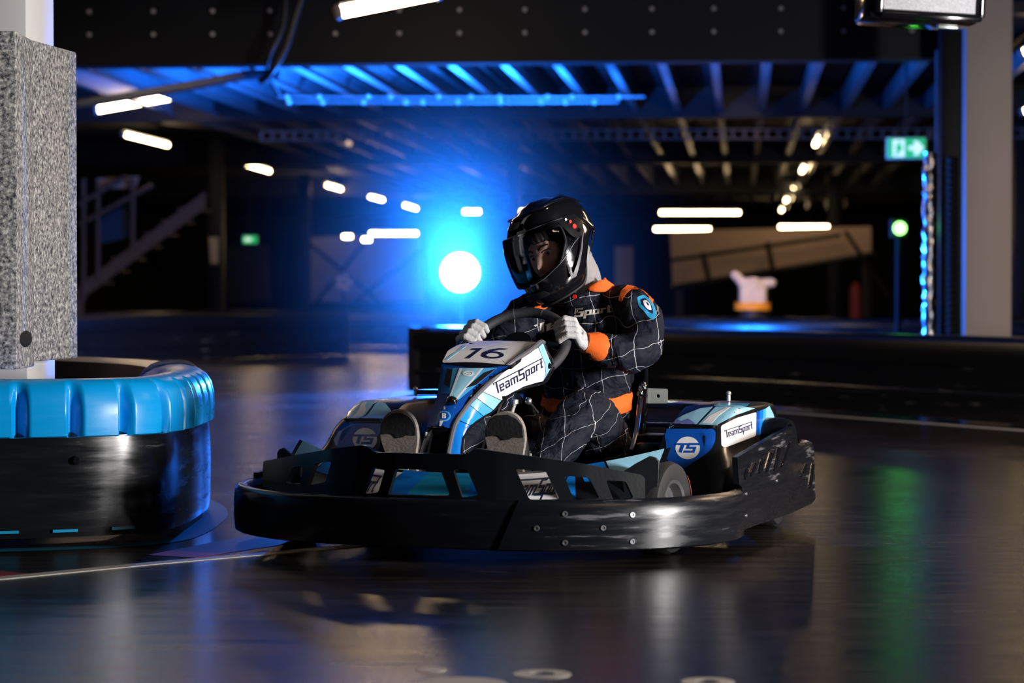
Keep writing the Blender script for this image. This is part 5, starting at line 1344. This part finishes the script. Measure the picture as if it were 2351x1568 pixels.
for s_ in (1, -1):
    PIV = [(s_ * R(a), h) for a, h in ((68, .055), (84, .064), (98, .052), (104, .022), (97, -.008), (84, -.018), (76, .0), (72, .03))]
    g = G(); g.plate([rr_(PIV, .1, 3)], hm, .003, R(6), .012, base=.0035); pv = g.build('pivot_plate', M_BLK, helmet)
    for a, h, r1, m in ((84, .040, .006, M_RED), (86, .022, .0085, M_RED), (80, .052, .005, M_RIM), (90, .005, .006, M_BLKG)):
        p = hsurf(s_ * R(a), h, .008); n = (hsurf(s_ * R(a), h, .012) - p).normalized()
        g = G(); g.lathe([(0, .003), (r1 * .8, .003), (r1, 0)], p, n, 12); g.build('pivot_latch', m, helmet)
    # silver side flashes
    fl = [(s_ * R(50), -.108), (s_ * R(57), -.070), (s_ * R(55), -.100), (s_ * R(82), -.050), (s_ * R(104), .012), (s_ * R(85), -.055), (s_ * R(58), -.110)]
    g = G(); g.plate([fl], hm, .001, R(5), .012, base=.0015); g.build('side_flash', M_GREYE, helmet)
    g = G(); g.tube([hsurf(s_ * R(a), h, .0005) for a, h in ((30, .122), (60, .116), (95, .112), (125, .098), (150, .06))], [.001, .0035, .0045, .0035, .001], 8, 4); g.build('shell_ridge', M_BLKG, helmet)
    g = G(); g.tube([hsurf(s_ * R(a), h, .0005) for a, h in ((112, .03), (122, -.03), (118, -.08), (100, -.12))], [.001, .004, .004, .001], 8, 4); g.build('shell_ridge', M_BLKG, helmet)
g = G(); g.tube([hsurf(a * PI / 24, -.146, -.003) for a in range(48)], .0045, 8, closed=True); g.build('rim_trim', M_BLKM, helmet)
g = G(); g.plate([rr_([(-R(22), -.118), (R(22), -.118), (R(16), -.098), (-R(16), -.098)], .05, 2)], hm, .004, R(5), .01, base=.001); g.build('chin_vent', M_BLKM, helmet)
g = G(); g.plate([rr_([(-R(12), .094), (R(12), .094), (R(14), .108), (-R(14), .108)], .05, 2)], hm, .006, R(5), .01, base=.001); g.build('top_vent', M_BLK, helmet)
# chin strap and red tag
g = strip([K(1330, 622, y=1.02), K(1338, 640, y=1.02), K(1332, 668, y=1.02), K(1320, 685, y=1.02)], .009, (0, -1, 0), 3); o = g.build('chin_strap', M_BLKM, helmet); q = o.modifiers.new('thick', 'SOLIDIFY'); q.thickness = .003
g = G(); g.ball(K(1336, 648, y=1.012), (.007, .003, .010), 10); g.build('strap_tag', M_RED, helmet)
g = G(); g.lathe([(0, .002), (.006, .002), (.007, 0)], K(1319, 681, y=1.01), (0, -1, 0), 14); g.build('strap_button', M_RED, helmet)

# ================================================================= HAZE BALL added to give the blue lamp its glow
m = bpy.data.materials.new('glow_haze'); m.use_nodes = True; t = m.node_tree; t.nodes.clear()
HR = 2.6
o_ = t.nodes.new('ShaderNodeOutputMaterial'); vs_ = t.nodes.new('ShaderNodeVolumeScatter'); vs_.inputs['Color'].default_value = (1, 1, 1, 1); vs_.inputs['Anisotropy'].default_value = 0.2
tc = t.nodes.new('ShaderNodeTexCoord'); ln = t.nodes.new('ShaderNodeVectorMath'); ln.operation = 'LENGTH'; t.links.new(tc.outputs['Object'], ln.inputs[0])
mr = t.nodes.new('ShaderNodeMapRange'); mr.inputs[1].default_value = 0; mr.inputs[2].default_value = HR; mr.inputs[3].default_value = 1; mr.inputs[4].default_value = 0
t.links.new(ln.outputs['Value'], mr.inputs[0])
pw = t.nodes.new('ShaderNodeMath'); pw.operation = 'POWER'; pw.inputs[1].default_value = 3.2; t.links.new(mr.outputs[0], pw.inputs[0])
ml = t.nodes.new('ShaderNodeMath'); ml.operation = 'MULTIPLY'; ml.inputs[1].default_value = 0.085; t.links.new(pw.outputs[0], ml.inputs[0]); t.links.new(ml.outputs[0], vs_.inputs['Density'])
t.links.new(vs_.outputs[0], o_.inputs['Volume'])
SC.cycles.volume_step_rate = 3.0
hz_p = V((LAMP_P[0], LAMP_P[1] - .1, LAMP_P[2]))
g = G(); g.ball((0, 0, 0), (HR, HR, HR), 32); hz = g.build('haze', m, smooth=0); hz.location = hz_p; tag(hz, 'ball of haze added to make the glow around the blue lamp', 'haze', kind='stuff')
